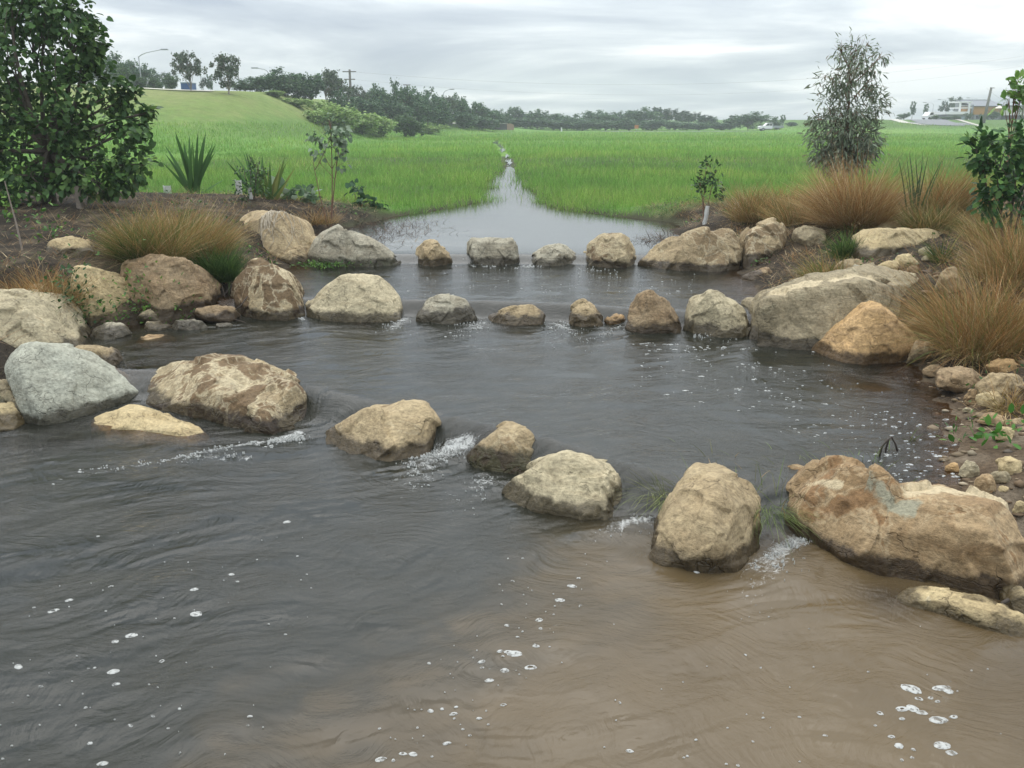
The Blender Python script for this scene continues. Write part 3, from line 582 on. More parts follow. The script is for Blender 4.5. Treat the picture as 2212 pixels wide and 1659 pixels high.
# -- left bank, middle pool
rock('big rounded pale boulder at the left edge behind the grey slab', 'pale', 'A',
     [([(-200, 860), (0, 850), (200, 850), (380, 850), (490, 810)], [(-200, 500), (-60, 440), (40, 432), (110, 440), (175, 475), (265, 530), (340, 605), (410, 690), (455, 755), (492, 800)], [(60, 560, .45), (200, 600, .4), (280, 690, .25), (380, 780, .1), (-60, 640, .25)])], zb=.2, T=1.25, amp=.035)
stone('brown-topped stone resting behind the big rounded pale boulder', 'brown', 'A', (95, 400, 320, 520), T=.4)
rock('small tan stone at the water edge behind the grey slab', 'tan', 'A',
     [([(430, 870), (540, 925), (640, 938), (745, 905), (775, 870)], [(435, 835), (520, 795), (620, 815), (740, 830), (777, 858)], [(560, 860, .4), (680, 870, .4)])], zb=.22, T=.35, amp=.05)
rock('dark ochre rock at the left edge beside the grey slab', 'rust', 'A', [([(-120, 900), (0, 905), (70, 900)], [(-120, 810), (-50, 780), (40, 800), (105, 848)], [(0, 840, .4)])], zb=.12, T=.4)
rock('yellowish rock at the left edge below the grey slab', 'cream', 'A', [([(-120, 1360), (50, 1340), (150, 1290)], [(-120, 1190), (0, 1178), (80, 1212), (152, 1245)], [(20, 1250, .4), (100, 1280, .2)])], zb=0.0, T=.6)
rock('mossy dark rock wedged at the left edge under the grey slab', 'olive', 'A', [([(-120, 1210), (60, 1230), (190, 1240)], [(-120, 1020), (0, 1010), (60, 1060), (110, 1120), (180, 1200)], [(40, 1130, .4)])], zb=.05, T=.5, moss=.4)
rock('pale yellow boulder with a grey stripe on the left bank under the dry tussock', 'cream', 'A',
     [([(540, 650), (640, 650), (740, 625), (845, 595)], [(438, 288), (480, 278), (610, 310), (720, 340), (800, 370), (862, 430), (878, 520), (850, 585)], [(470, 330, .8), (530, 460, .4), (690, 370, .7), (655, 480, .25), (620, 560, .1), (780, 480, .3)])], zb=.27, T=.8, amp=.05, patch=.4)
rock('large brown flat-topped boulder with a notched peak on the left bank', 'brown', 'A',
     [([(850, 560), (980, 590), (1100, 585), (1290, 560), (1345, 525)], [(770, 330), (800, 232), (890, 225), (950, 235), (1060, 215), (1170, 195), (1212, 270), (1300, 350), (1392, 410), (1398, 450), (1350, 510)], [(890, 400, .4), (870, 270, .75), (1080, 280, .75), (1200, 310, .6), (1190, 420, .25), (1000, 450, .25), (1280, 470, .2)])], zb=.34, T=.9, amp=.06, patch=.35)
rock('rounded brown boulder with pale vein patterns at the left end of the middle row', 'patchy', 'A',
     [([(1540, 575), (1600, 600), (1700, 618), (1840, 620), (1935, 592)], [(1495, 470), (1503, 420), (1530, 320), (1580, 270), (1650, 230), (1740, 260), (1830, 310), (1880, 380), (1922, 460), (1968, 540), (1955, 570)], [(1560, 420, .4), (1720, 350, .55), (1690, 480, .2), (1860, 470, .35), (1860, 560, .1), (1620, 330, .7)])], zb=.22, T=.95, amp=.035, patch=.8)
stone('small dark stone under weeds at the foot of the notched brown boulder', 'olive', 'A', (848, 560, 1030, 640), zb=.25)
stone('low reddish stone just left of the vein-patterned boulder', 'brown', 'A', (1215, 530, 1500, 632), zb=.24, T=.45)
stone('flat grey slab lying at the waterline on the left shore', 'grey', 'A', (540, 655, 795, 745), zb=.21, T=.55)
stone('thin flat stone at the waterline right of the flat grey slab', 'olive', 'A', (880, 635, 1080, 695), zb=.21, T=.35)
stone('thin pale ledge stone touching the water on the left shore', 'grey', 'A', (1060, 625, 1290, 690), zb=.21, T=.35)
stone('sunken stone showing through shallow brown water by the left shore', 'rust', 'A', (840, 730, 1080, 800), zb=.13, T=.5, wl=-1)
stone('tiny flat stone just above the water in front of the low reddish stone', 'grey', 'A', (1370, 640, 1490, 668), zb=.215, T=.2)
rock('cream rock half buried in mulch left of the big dry tussock', 'cream', 'A', [([(300, 200), (400, 215), (590, 200)], [(285, 170), (330, 120), (400, 88), (500, 98), (595, 150)], [(400, 140, .5), (520, 150, .5)])], T=.55)

# -- back row
A18 = rock('big round boulder draped in pale dried roots at the left of the back row', 'tan', 'D',
     [([(545, 545), (580, 568), (640, 572), (672, 562)], [(503, 492), (515, 478), (540, 463), (580, 460), (620, 465), (652, 488), (680, 528), (677, 552)], [(560, 500, .4), (600, 490, .6), (650, 520, .4), (610, 540, .15)])], zb=.42, T=.95, amp=.03)
rock('saddle-shaped grey boulder with a rounded lump on its left in the back row', 'grey', 'D',
     [([(668, 568), (700, 575), (745, 576)], [(672, 545), (690, 500), (700, 488), (718, 484), (738, 490), (750, 508), (752, 540)], [(715, 500, .6), (710, 550, .1)]),
      ([(735, 574), (790, 578), (862, 572)], [(735, 520), (752, 503), (790, 514), (825, 535), (850, 560), (864, 570)], [(770, 545, .3), (810, 555, .3)])], zb=.4, T=.75, amp=.035, moss=.3)
stone('little orange stone in front of the saddle-shaped boulder', 'gold', 'B', (385, 190, 550, 262), zb=.4, T=.3)
rock('small pointed tan boulder with a flat crown in the back row', 'tan', 'B', [([(870, 240), (930, 272), (1000, 278), (1095, 258)], [(868, 200), (892, 160), (960, 105), (992, 105), (1052, 165), (1105, 225)], [(960, 150, .5), (1000, 200, .25), (920, 210, .3)])], zb=.4, T=.55)
rock('squared flat-topped grey block standing upright in the back row', 'grey', 'B', [([(1218, 245), (1260, 262), (1400, 268), (1532, 258)], [(1213, 200), (1213, 112), (1240, 97), (1490, 97), (1512, 122), (1532, 205)], [(1250, 125, .3), (1490, 125, .3), (1240, 200, .1), (1510, 210, .1)])], zb=.4, T=.55, amp=.03, patch=.1)
rock('low grey boulder with a sloping back between the square block and the round brown boulder', 'grey', 'B', [([(1612, 252), (1660, 272), (1800, 270), (1925, 250)], [(1615, 235), (1640, 195), (1700, 150), (1790, 130), (1842, 150), (1905, 212)], [(1720, 190, .5), (1820, 190, .5), (1650, 240, .2)])], zb=.4, T=.6)
rock('dome-shaped pale boulder with brown cap stains in the back row', 'patchy', 'D', [([(1264, 566), (1285, 577), (1350, 579), (1372, 568)], [(1264, 550), (1280, 525), (1305, 503), (1335, 503), (1358, 520), (1373, 558)], [(1310, 530, .4), (1345, 540, .3)])], zb=.4, T=.7, amp=.035, patch=.55)
rock('wide tan boulder with cream scars at the right end of the back row', 'tan', 'D', [([(1385, 574), (1460, 585), (1560, 587), (1605, 577)], [(1384, 568), (1410, 545), (1450, 518), (1520, 500), (1572, 500), (1602, 520), (1614, 552)], [(1450, 545, .45), (1530, 520, .6), (1580, 545, .3), (1500, 570, .1)])], zb=.4, T=.95, amp=.05, patch=.6)

# -- middle row
rock('large smooth dome-shaped beige boulder in the middle row', 'pale', 'B', [([(178, 602), (400, 628), (600, 634), (768, 622)], [(170, 535), (240, 480), (300, 420), (400, 350), (520, 335), (620, 345), (700, 410), (752, 482), (772, 560)], [(330, 500, .4), (500, 430, .6), (600, 480, .4), (700, 540, .2), (420, 560, .12)])], zb=.22, T=1.0, amp=.025, patch=.08)
rock('small rounded grey boulder with a dark wet foot right of the beige dome', 'grey', 'B', [([(888, 635), (1000, 645), (1120, 645), (1255, 618)], [(890, 600), (902, 560), (950, 490), (1030, 450), (1120, 470), (1190, 500), (1232, 560)], [(1000, 530, .5), (1120, 540, .4), (1180, 580, .2)])], zb=.22, T=.6, amp=.035, wl=.28, patch=.05)
rock('low washed-over boulder with a pinkish top in the middle row', 'tan', 'B', [([(1345, 622), (1420, 648), (1560, 655), (1705, 640)], [(1350, 598), (1430, 560), (1500, 535), (1620, 530), (1692, 570)], [(1520, 580, .5), (1630, 590, .4)])], zb=.22, T=.5, amp=.03)
rock('small steep pointed boulder between two spills in the middle row', 'tan', 'B', [([(1868, 645), (1950, 664), (2068, 655)], [(1872, 610), (1882, 530), (1920, 490), (1970, 485), (2022, 540), (2068, 600)], [(1940, 540, .5), (1980, 580, .2)])], zb=.22, T=.45, amp=.04, wl=.26, patch=.15)
rock('brown angular boulder with a steep left side right of the small pointed one', 'brown', 'D', [([(1353, 712), (1400, 722), (1466, 720)], [(1354, 690), (1360, 668), (1380, 640), (1405, 627), (1430, 645), (1460, 668), (1475, 690), (1470, 714)], [(1400, 660, .5), (1440, 680, .4), (1395, 695, .1)])], zb=.22, T=.65, amp=.045)
rock('pale peaked boulder beside the big slab at the right of the middle row', 'pale', 'C', [([(38, 830), (100, 858), (200, 882), (290, 890), (465, 880)], [(40, 770), (82, 650), (200, 590), (240, 580), (300, 630), (390, 700), (442, 762), (468, 850)], [(160, 680, .5), (250, 650, .6), (150, 790, .15), (330, 780, .2)])], zb=.22, T=.7, amp=.045, patch=.2)
stone('half-sunk orange stone left of the brown angular boulder', 'gold', 'D', (1308, 682, 1356, 706), zb=.2, T=.3)

# -- right bank
rock('largest olive-grey boulder on the right bank with a dark hollow along its crest', 'olive', 'C',
     [([(480, 850), (540, 935), (700, 955), (860, 962), (1100, 940)], [(458, 720), (468, 690), (560, 620), (700, 590), (830, 540), (1000, 505), (1160, 490)], [(540, 700, .25), (700, 640, .6), (880, 600, .6), (560, 800, .08), (900, 720, .25), (1120, 560, .6)]),
      ([(900, 960), (1200, 960), (1480, 860), (1560, 800)], [(1000, 505), (1160, 490), (1280, 460), (1420, 440), (1462, 490), (1545, 590), (1582, 680), (1575, 760)], [(1200, 560, .7), (1440, 620, .45), (1100, 760, .2), (1460, 760, .2)])], zb=.24, T=1.1, amp=.055, patch=.45, bands=[(1, [(480, 690, .8), (640, 610, .9), (830, 545, .95), (1000, 510, 1), (1180, 500, .95), (1420, 450, .95)], .12)])
rock('bright orange wedge-shaped rock with a smooth slanting face on the right shore', 'gold', 'C',
     [([(850, 965), (1060, 1052), (1160, 1058), (1290, 1048), (1510, 1034)], [(870, 950), (1000, 870), (1120, 780), (1258, 665), (1332, 725), (1472, 830), (1532, 880), (1520, 980)], [(1255, 675, .5), (1330, 745, .22), (1262, 895, .06), (1140, 1040, .0), (1450, 870, .3), (1480, 980, .06)])], zb=.22, T=.7, amp=.022, patch=.1)
rock('tall rounded boulder with brown lower face behind the right end of the back row', 'tan', 'C', [([(440, 395), (600, 372), (725, 352)], [(440, 300), (460, 190), (540, 130), (600, 125), (660, 180), (740, 250), (772, 300), (765, 345)], [(560, 230, .5), (680, 260, .5), (600, 300, .2)])], zb=.56, T=.85, amp=.035, patch=.8)
stone('knobbly small boulder tucked behind the tall rounded boulder', 'tan', 'C', (392, 185, 480, 345), zb=.57, T=.5)
stone('grey-green boulder half hidden by a grass tuft on the right bank', 'olive', 'C', (738, 180, 965, 290), T=.55, name='boulder', cat='boulder')
rock('broad flat sandy-yellow boulder on the right bank below the tussocks', 'cream', 'C', [([(1135, 350), (1180, 365), (1320, 370), (1450, 345), (1600, 300)], [(1130, 328), (1190, 270), (1280, 205), (1420, 208), (1580, 212), (1735, 222), (1715, 262)], [(1260, 235, .7), (1450, 235, .8), (1200, 320, .1), (1420, 300, .2)])], T=1.0, amp=.025, patch=.1)
rock('pale flat boulder right behind the broad sandy-yellow one', 'cream', 'C', [([(1210, 255), (1300, 215), (1560, 215)], [(1250, 200), (1320, 140), (1380, 122), (1480, 150), (1565, 205)], [(1380, 170, .5)])], T=.6, amp=.025, patch=.1)
for lab, pal, bx in (
    ('white stone beside a spiky tuft right of the sandy-yellow boulder', 'pale', (1545, 308, 1642, 362)),
    ('whitish flat stone lower right of the sandy-yellow boulder', 'pale', (1575, 355, 1690, 395)),
    ('sandy flat stone in front of the broad sandy-yellow boulder', 'cream', (1388, 358, 1555, 435)),
    ('rounded sandy stone resting on top of the olive-grey boulder', 'cream', (1300, 402, 1442, 455)),
    ('small brown stone behind the crest of the olive-grey boulder', 'brown', (1468, 430, 1545, 472)),
    ('small pale stone right of the olive-grey boulder crest', 'pale', (1458, 472, 1525, 520)),
    ('pale triangular stone above the olive-grey boulder', 'grey', (1105, 420, 1190, 478)),
    ('flat tan stone in mulch above the olive-grey boulder', 'tan', (1030, 385, 1210, 450)),
    ('little cream stone among dry grass left of the triangular stone', 'cream', (865, 472, 935, 502)),
    ('long tan stone half covered by the right-hand rusty tussock', 'tan', (1660, 455, 1850, 600)),
    ('tan stone wedged right of the orange wedge', 'tan', (1490, 760, 1690, 845)),
    ('small cream stone under the rusty tussock above the upright tan stone', 'cream', (1610, 765, 1690, 830)),
    ('upright rounded tan stone at the right corner of the orange wedge', 'tan', (1492, 908, 1655, 1062)),
    ('small sloping stone at the water left of the long brown stone', 'brown', (1580, 1070, 1712, 1142)),
    ('long rounded brown stone at the right water edge', 'brown', (1645, 1080, 1988, 1240)),
    ('ochre stone under dry grass behind the long brown stone', 'gold', (2005, 1020, 2195, 1108)),
    ('layered tan stone at the right edge of the picture', 'tan', (1975, 1120, 2260, 1250)),
    ('pair-like lump of reddish stone below the long brown stone', 'rust', (1838, 1222, 1950, 1312)),
    ('slanted pale stone under drooping straw on the right shore', 'cream', (1915, 1262, 2105, 1342)),
    ('tiny pale stone at the edge of the shallow water', 'pale', (1832, 1335, 1900, 1368)),
    ('brown stone lying flat by the right shore weeds', 'rust', (1960, 1378, 2150, 1455)),
    ('thin stone at the right edge by yellow straw', 'tan', (2130, 1408, 2250, 1452)),
    ('tan stone above the bright weeds on the muddy right shore', 'cream', (2045, 1465, 2182, 1545))):
    stone(lab, pal, 'C', bx, T=None)
for lab, pal, bx in (
    ('small dark-fronted pale stone in the muddy shallows', 'pale', (795, 1078, 1005, 1240)),
    ('orange-brown wedge of stone on the mud behind the long brown boulder', 'rust', (960, 1195, 1180, 1400)),
    ('broad cream stone on the mud at the right edge', 'cream', (1175, 1018, 1440, 1210)),
    ('grey-brown stone between two pale stones on the muddy shore', 'olive', (1110, 1175, 1320, 1310)),
    ('little tan pebble on the mud above the long brown boulder', 'cream', (1185, 1322, 1290, 1380)),
    ('yellowish stone at the right edge just above the long brown boulder', 'cream', (1335, 1475, 1480, 1620)),
    ('flat sunken orange stone in the shallows left of the dark-fronted stone', 'gold', (655, 1090, 800, 1200))):
    stone(lab, pal, 'G', bx)
rock('dead brown log stub lying on the right shore beside the back row', 'brown', 'C', [([(395, 500), (480, 520), (600, 520)], [(400, 488), (470, 468), (560, 438), (600, 470)], [(480, 490, .4)])], zb=.42, T=.3, name='log', cat='log')

# dried roots over the round boulder: pale strands that follow its surface
def drape_roots(o, n=46):
    me = o.data; bvh = BVHTree.FromPolygons([v.co.copy() for v in me.vertices], [tuple(p.vertices) for p in me.polygons])
    r = random.Random(5); zs = max(v.co.z for v in me.vertices); mb = MB()
    for i in range(n):
        p = Vector((r.gauss(.12, .22), -.5+r.gauss(0, .1), zs+.1)); hit = bvh.find_nearest(p); p = hit[0]; path = []
        a = r.uniform(-1.0, 1.0); 
        for s in range(r.randint(7, 18)):
            h = bvh.find_nearest(p); q = h[0]+h[1]*.008; path.append(q)
            if q.z < .42: break
            a += r.gauss(0, .35); t = Vector((math.sin(a)*.8, -.45, -.75)); t = t - h[1]*t.dot(h[1]); t.normalize(); p = q + t*.06
        if len(path) > 2: mb.tube(path, [r.uniform(.004, .010)*(1-.6*j/len(path)) for j in range(len(path))], 5)
    mb.build('dried_roots', simple('dried_root', (.40, .34, .25), .9), o, True)
drape_roots(A18)
# ------------------------------------------------------------------ plants: blades, leaves, stems
def blades(root, az, tilt, length, droop, width, c0, c1, segs=4, r=None, side=None):
    """tapered bending strips; arrays of n. Returns V, F(quads), F(tris), C"""
    n = len(az); hd = np.stack([np.cos(az), np.sin(az), np.zeros(n)], -1)
    up = np.array([0, 0, 1.0]); V = []; C = []
    wd = np.stack([-np.sin(az), np.cos(az), np.zeros(n)], -1)
    if side is not None:
        wd = np.stack([np.cos(side), np.sin(side), np.zeros(n)], -1)
    p = root.copy(); th = tilt.copy(); st = length/segs
    for i in range(segs+1):
        f = i/segs; wi = width*(1-f)**.7*(.55+.9*f if f < .5 else 1.0) if segs > 2 else width*(1-f)
        cc = c0*(1-f) + c1*f
        if i < segs:
            V += [p - wd*wi[:, None]*.5, p + wd*wi[:, None]*.5]; C += [cc, cc]
            d = hd*np.sin(th)[:, None] + up*np.cos(th)[:, None]; p = p + d*st[:, None]; th = th + droop/segs
        else: V.append(p); C.append(cc)
    V = np.stack(V, 1); C = np.stack(C, 1); k = 2*segs+1
    b = (np.arange(n)*k)[:, None]
    q = np.concatenate([b + np.array([[2*i, 2*i+1, 2*i+3, 2*i+2]]) for i in range(segs-1)]) if segs > 1 else np.zeros((0, 4), int)
    t = b + np.array([[2*segs-2, 2*segs-1, 2*segs]])
    return V.reshape(-1, 3), q, t, C.reshape(-1, 3)
def pickcol(r, n, cols, wts, jit=.18):
    cols = np.array(cols); i = r.choice(len(cols), n, p=np.array(wts)/sum(wts)); return cols[i]*(1 + jit*r.normal(size=(n, 1))).clip(.5, 1.6)
STRAW, RUST_, PALEST, GREEN, DGREEN, OLIVE = (.38, .24, .10), (.29, .14, .055), (.54, .41, .23), (.10, .165, .038), (.038, .075, .020), (.20, .175, .060)
def tussock(label, px, H, n, spread, cols, wts, seed, zoff=0.0, R=.12, width=.006, lean=(0, 0), droop=1.0, rootc=None, name='tussock', cat='grass tussock', group=None, Y=None, minL=.45, z=None):
    r = np.random.default_rng(seed)
    if z is not None: b = at(px[0], px[1], z)
    elif Y is None: b = ground_hit(*px)
    else: q = at_d(px[0], px[1], Y); b = np.array([q[0], q[1], gz(q[0], q[1])])
    a = r.uniform(0, 2*np.pi, n); rr = R*np.sqrt(r.uniform(0, 1, n)); tilt = spread*r.uniform(0, 1, n)**.75 + .04
    az = a + r.normal(0, .35, n)*np.where(r.uniform(size=n) < .3, 2.6, 1.0); tilt = np.where(r.uniform(size=n) < .10, r.uniform(1.0, 1.7, n), tilt)
    root = np.stack([rr*np.cos(a), rr*np.sin(a), np.full(n, -.03)], -1)
    ln = H*r.uniform(minL, 1.08, n)*np.where(r.uniform(size=n) < .12, 1.22, 1)*(1-.18*(tilt/ max(spread, .1))); 
    # a few sub-clumps, each leaning its own way
    kk = r.integers(0, 5, n); cl = r.normal(0, .30, (5, 2)); co = r.normal(0, .55*R, (5, 2)); root[:, :2] += co[kk]; ln = ln*(.75+.4*r.uniform(size=5))[kk]
    hx = np.sin(tilt)*np.cos(az) + lean[0] + cl[kk, 0]; hy = np.sin(tilt)*np.sin(az) + lean[1] + cl[kk, 1]
    az = np.arctan2(hy, hx); tilt = np.arctan2(np.hypot(hx, hy), np.cos(tilt))
    c1 = pickcol(r, n, cols, wts, .3); c0 = c1*.6 + np.array(rootc if rootc else OLIVE)*.4
    V, q, t, C = blades(root, az, tilt, ln, r.uniform(.25, 1.0, n)*droop, np.full(n, width)*r.uniform(.7, 1.4, n), c0, c1, 5, side=r.uniform(-.7, .7, n))
    me = np_mesh(name, V, [q, t], C, True); o = link(name, me, None, M_dry); o.location = b
    return tag(o, label, cat, group)

LEAF = {  # local: along +x, width y, fold z
 'heart': (np.array([[0, 0, 0], [-.10, .30, .03], [.18, .50, .06], [.62, .36, .03], [1, 0, -.12], [.62, -.36, .03], [.18, -.50, .06], [-.10, -.30, .03], [.45, 0, -.03]]),
           np.array([[0, 8, 2, 1], [8, 4, 3, 2], [8, 6, 5, 4], [0, 7, 6, 8]])),
 'lance': (np.array([[0, 0, 0], [.35, .11, .02], [.7, .08, 0], [1, 0, -.10], [.7, -.08, 0], [.35, -.11, .02]]), np.array([[0, 5, 2, 1], [5, 4, 3, 2]])),
 'oval': (np.array([[0, 0, 0], [.3, .25, .05], [.7, .22, .03], [1, 0, -.06], [.7, -.22, .03], [.3, -.25, .05]]), np.array([[0, 5, 4, 1], [1, 4, 3, 2]])),
 'tuft': (np.array([[-.5, -.35, 0], [.1, -.5, .15], [.55, .05, -.1], [-.1, .5, .1]]), np.array([[0, 1, 2, 3]])),
}
def leaves(r, pos, outd, kind, size, cols, wts, droop=.5, wid=1.0, jit=.2):
    """scatter leaves at pos, pointing roughly along outd and hanging by droop"""
    n = len(pos); T, Fc = LEAF[kind]; d = outd + r.normal(0, .55, (n, 3)); d[:, 2] -= droop
    x = d/np.linalg.norm(d, axis=1)[:, None]; ref = r.normal(0, .45, (n, 3)) + np.array([0, 0, 1.0])
    y = np.cross(ref, x); y /= np.linalg.norm(y, axis=1)[:, None]; z = np.cross(x, y)
    s = size*r.uniform(.6, 1.2, n)
    V = pos[:, None, :] + s[:, None, None]*(T[None, :, 0:1]*x[:, None, :] + wid*T[None, :, 1:2]*y[:, None, :] + T[None, :, 2:3]*z[:, None, :])
    c = pickcol(r, n, cols, wts, jit); C = np.repeat(c[:, None, :], len(T), 1)
    Fq = (np.arange(n)*len(T))[:, None, None] + Fc[None]
    return V.reshape(-1, 3), Fq.reshape(-1, Fc.shape[1]), C.reshape(-1, 3)
def lobe_points(r, c, rad, n, shell=.55):
    d = r.normal(size=(n, 3)); d /= np.linalg.norm(d, axis=1)[:, None]
    q = r.uniform(shell**3, 1, n)**(1/3); return np.array(c) + d*q[:, None]*np.array(rad), d
def crown_mesh(r, lobes, kind, size, cols, wts, droop, wid=1.0, shell=.5, name='crown'):
    Vs, Fs, Cs, o = [], [], [], 0
    for (c, rad, n) in lobes:
        # leaves gather in sprays: a few sub-centres per lobe
        k = max(2, n//26); sc, sd = lobe_points(r, c, rad, k, shell); i = r.integers(0, k, n); rr = np.mean(rad)
        p = sc[i] + r.normal(0, .155*rr + .3*size, (n, 3)); d = sd[i]*.8 + (p-sc[i])/(.2*rr+.3*size)*.5
        V, Fq, C = leaves(r, p, d, kind, size, cols, wts, droop, wid); Vs.append(V); Fs.append(Fq+o); Cs.append(C); o += len(V)
    return np_mesh(name, np.concatenate(Vs), [np.concatenate(Fs)], np.concatenate(Cs))
def curve(p, q, bend, r, n=6):
    p, q = np.array(p, float), np.array(q, float); m = (p+q)/2 + np.array([r.uniform(-1, 1), r.uniform(-1, 1), .3])*bend*np.linalg.norm(q-p)
    t = np.linspace(0, 1, n)[:, None]; return (1-t)**2*p + 2*t*(1-t)*m + t*t*q
DARKLEAF = [(.036, .085, .022), (.060, .125, .030), (.10, .18, .045), (.16, .25, .075)]

# -- the leafy tree on the left bank
def left_tree():
    Y = 17.6; p = at_d(108, 455, Y); base = np.array([p[0], p[1], gz(p[0], p[1])]); r = np.random.default_rng(11)
    e = empty('leafy_tree', base, 'big dark green heart-leaved tree filling the upper left corner on the left bank', 'tree')
    sp = []   # u, v, radius px, depth offset, count
    for u, v, rad, dy in ((60, 40, 95, .2), (150, 30, 70, 0), (-40, 60, 110, .3), (175, 95, 48, -.1), (30, 130, 100, -.2), (130, 130, 80, .1), (205, 125, 30, 0), (-60, 200, 120, 0), (60, 215, 85, .3), (160, 205, 70, -.3),
                          (225, 195, 55, 0), (275, 215, 30, .1), (115, 290, 70, -.4), (30, 310, 95, .2), (200, 290, 75, .2), (270, 290, 52, -.2), (305, 268, 22, 0), (-60, 330, 120, -.3), (50, 380, 60, -.5), (170, 365, 62, -.4), (255, 365, 62, -.2),
                          (300, 355, 34, -.3), (-50, 430, 90, -.2), (222, 398, 40, -.5), (20, 435, 40, -.4), (150, 400, 26, -.4), (318, 245, 14, 0), (100, 10, 60, 0), (190, 50, 30, .1), (30, -30, 80, 0)):
        c = at_d(u, v, Y+dy*1.6)-base; R_ = .86*rad/F*Y; sp.append((c, (R_, R_*1.0, R_*.95), int(50 + 500*R_*R_+190*R_)))
    link('crown', crown_mesh(r, sp, 'heart', .118, DARKLEAF, [4, 4, 2.2, .8], .75, .95, .35), e, M_leaf)
    mb = MB(); fork = np.array([.15, 0, .95]); mb.tube([(0, 0, -.3), (.03, 0, .4), tuple(fork)], [.16, .12, .10], 9)
    for i, (c, rad, n) in enumerate(sp):
        q = curve(fork if i % 3 else np.array([.03, 0, .5]), c, .18, r, 8); mb.tube([tuple(x) for x in q], list(np.linspace(.055, .010, 8)), 6)
        for k in range(3):
            t = c + np.array(rad)*r.normal(0, .45, 3); q2 = curve(q[5], t, .15, r, 5); mb.tube([tuple(x) for x in q2], list(np.linspace(.015, .004, 5)), 5)
    mb.build('trunk', M_bark, e, True)
    st = MB(); q = curve((-1.5, -.6, -.2), (-1.3, -.3, 1.5), .1, r, 6); st.tube([tuple(x) for x in q], list(np.linspace(.09, .04, 6)), 7); st.build('stem', M_bark, e, True)
left_tree()

# -- narrow grey-green gum on the right bank
def gum_sapling():
    Y = 21.0; p = at_d(1828, 378, Y); base = np.array([p[0], p[1], gz(p[0], p[1])]); r = np.random.default_rng(12)
    e = empty('gum_tree', base, 'slender grey-green gum tree with drooping narrow leaves behind the right-hand tussocks', 'tree')
    sp = []
    for u, v, rx, rz, n in ((1835, 150, 42, 45, 150), (1870, 130, 34, 34, 110), (1800, 175, 32, 34, 110), (1890, 175, 24, 34, 90), (1830, 215, 52, 40, 240), (1780, 235, 24, 30, 90), (1885, 230, 28, 30, 100), (1825, 265, 52, 36, 260), (1775, 285, 26, 24, 90),
                            (1830, 310, 58, 36, 430), (1875, 300, 34, 28, 180), (1785, 325, 32, 28, 190), (1835, 340, 52, 26, 380), (1815, 285, 50, 30, 180), (1850, 325, 44, 30, 180), (1890, 265, 20, 20, 60), (1850, 105, 14, 18, 36), (1905, 120, 12, 14, 30), (1812, 105, 14, 18, 26)):
        sp.append((at_d(u, v, Y+r.uniform(-.3, .3))-base, (rx/F*Y, rx/F*Y, rz/F*Y), int(n*2.0)))
    link('crown', crown_mesh(r, sp, 'lance', .16, [(.15, .19, .12), (.21, .25, .17), (.28, .31, .23), (.18, .145, .10)], [4, 3, 1.6, 1.2], .75, 1.0, .1), e, M_gumleaf)
    mb = MB(); top = at_d(1838, 110, Y)-base; q = curve((0, 0, -.3), top, .02, r, 10); mb.tube([tuple(x) for x in q], list(np.linspace(.06, .008, 10)), 8)
    for (c, rad, n) in sp:
        k = min(8, max(1, int(c[2]/top[2]*9)-1)); q2 = curve(q[k], c + np.array([0, 0, rad[2]*.5]), .12, r, 6); mb.tube([tuple(x) for x in q2], list(np.linspace(.018, .004, 6)), 5)
        for j in range(4):
            t = c + np.array(rad)*r.normal(0, .6, 3); q3 = curve(q2[3], t, .2, r, 4); mb.tube([tuple(x) for x in q3], list(np.linspace(.007, .002, 4)), 4)
    for j in range(9):
        a = r.uniform(-.9, .9); q3 = curve(q[int(r.integers(5, 9))], top + np.array([a*.5, r.uniform(-.2, .2), r.uniform(0, .35)]), .08, r, 5); mb.tube([tuple(x) for x in q3], list(np.linspace(.008, .002, 5)), 4)
    mb.build('trunk', M_redstem, e, True)
gum_sapling()

def shrub(name, label, cat, px, Y, stems, lobes, kind, size, cols, wts, droop=.4, wid=1.0, bark=M_bark, r0=.02, seed=1, shell=.2, group=None, dens=1.0):
    """stems: (u, v) tips; lobes: (u, v, r px, n)"""
    p = at_d(px[0], px[1], Y); base = np.array([p[0], p[1], min(gz(p[0], p[1]), p[2]+.15)]); r = np.random.default_rng(seed)
    e = empty(name, base, label, cat, group)
    sp = [(at_d(u, v, Y+r.uniform(-.4, .4)*rad/F*Y)-base, (rad/F*Y,)*3, int(n*dens)) for u, v, rad, n in lobes]
    link('crown', crown_mesh(r, sp, kind, size, cols, wts, droop, wid, shell), e, M_leaf)
    mb = MB(); tips = []
    for (u, v) in stems:
        t = at_d(u, v, Y)-base; q = curve((0, 0, -.15), t, .05, r, 8); mb.tube([tuple(x) for x in q], list(np.linspace(r0, r0*.25, 8)), 6); tips.append(q)
    for c, rad, n in sp:
        q = tips[int(r.integers(0, len(tips)))]; j = int(np.argmin([np.linalg.norm(x-c)+ (0 if x[2] < c[2] else .5) for x in q])); q2 = curve(q[max(0, j-1)], c, .12, r, 5); mb.tube([tuple(x) for x in q2], list(np.linspace(r0*.4, r0*.12, 5)), 5)
        for k in range(3):
            q3 = curve(q2[3], c + np.array(rad)*r.normal(0, .5, 3), .1, r, 4); mb.tube([tuple(x) for x in q3], list(np.linspace(r0*.2, r0*.08, 4)), 4)
    mb.build('stem', bark, e, True); return e
MIDG = [(.030, .075, .022), (.055, .11, .030), (.085, .15, .042)]
PALEG = [(.14, .21, .12), (.20, .27, .17), (.27, .34, .23), (.10, .165, .085)]
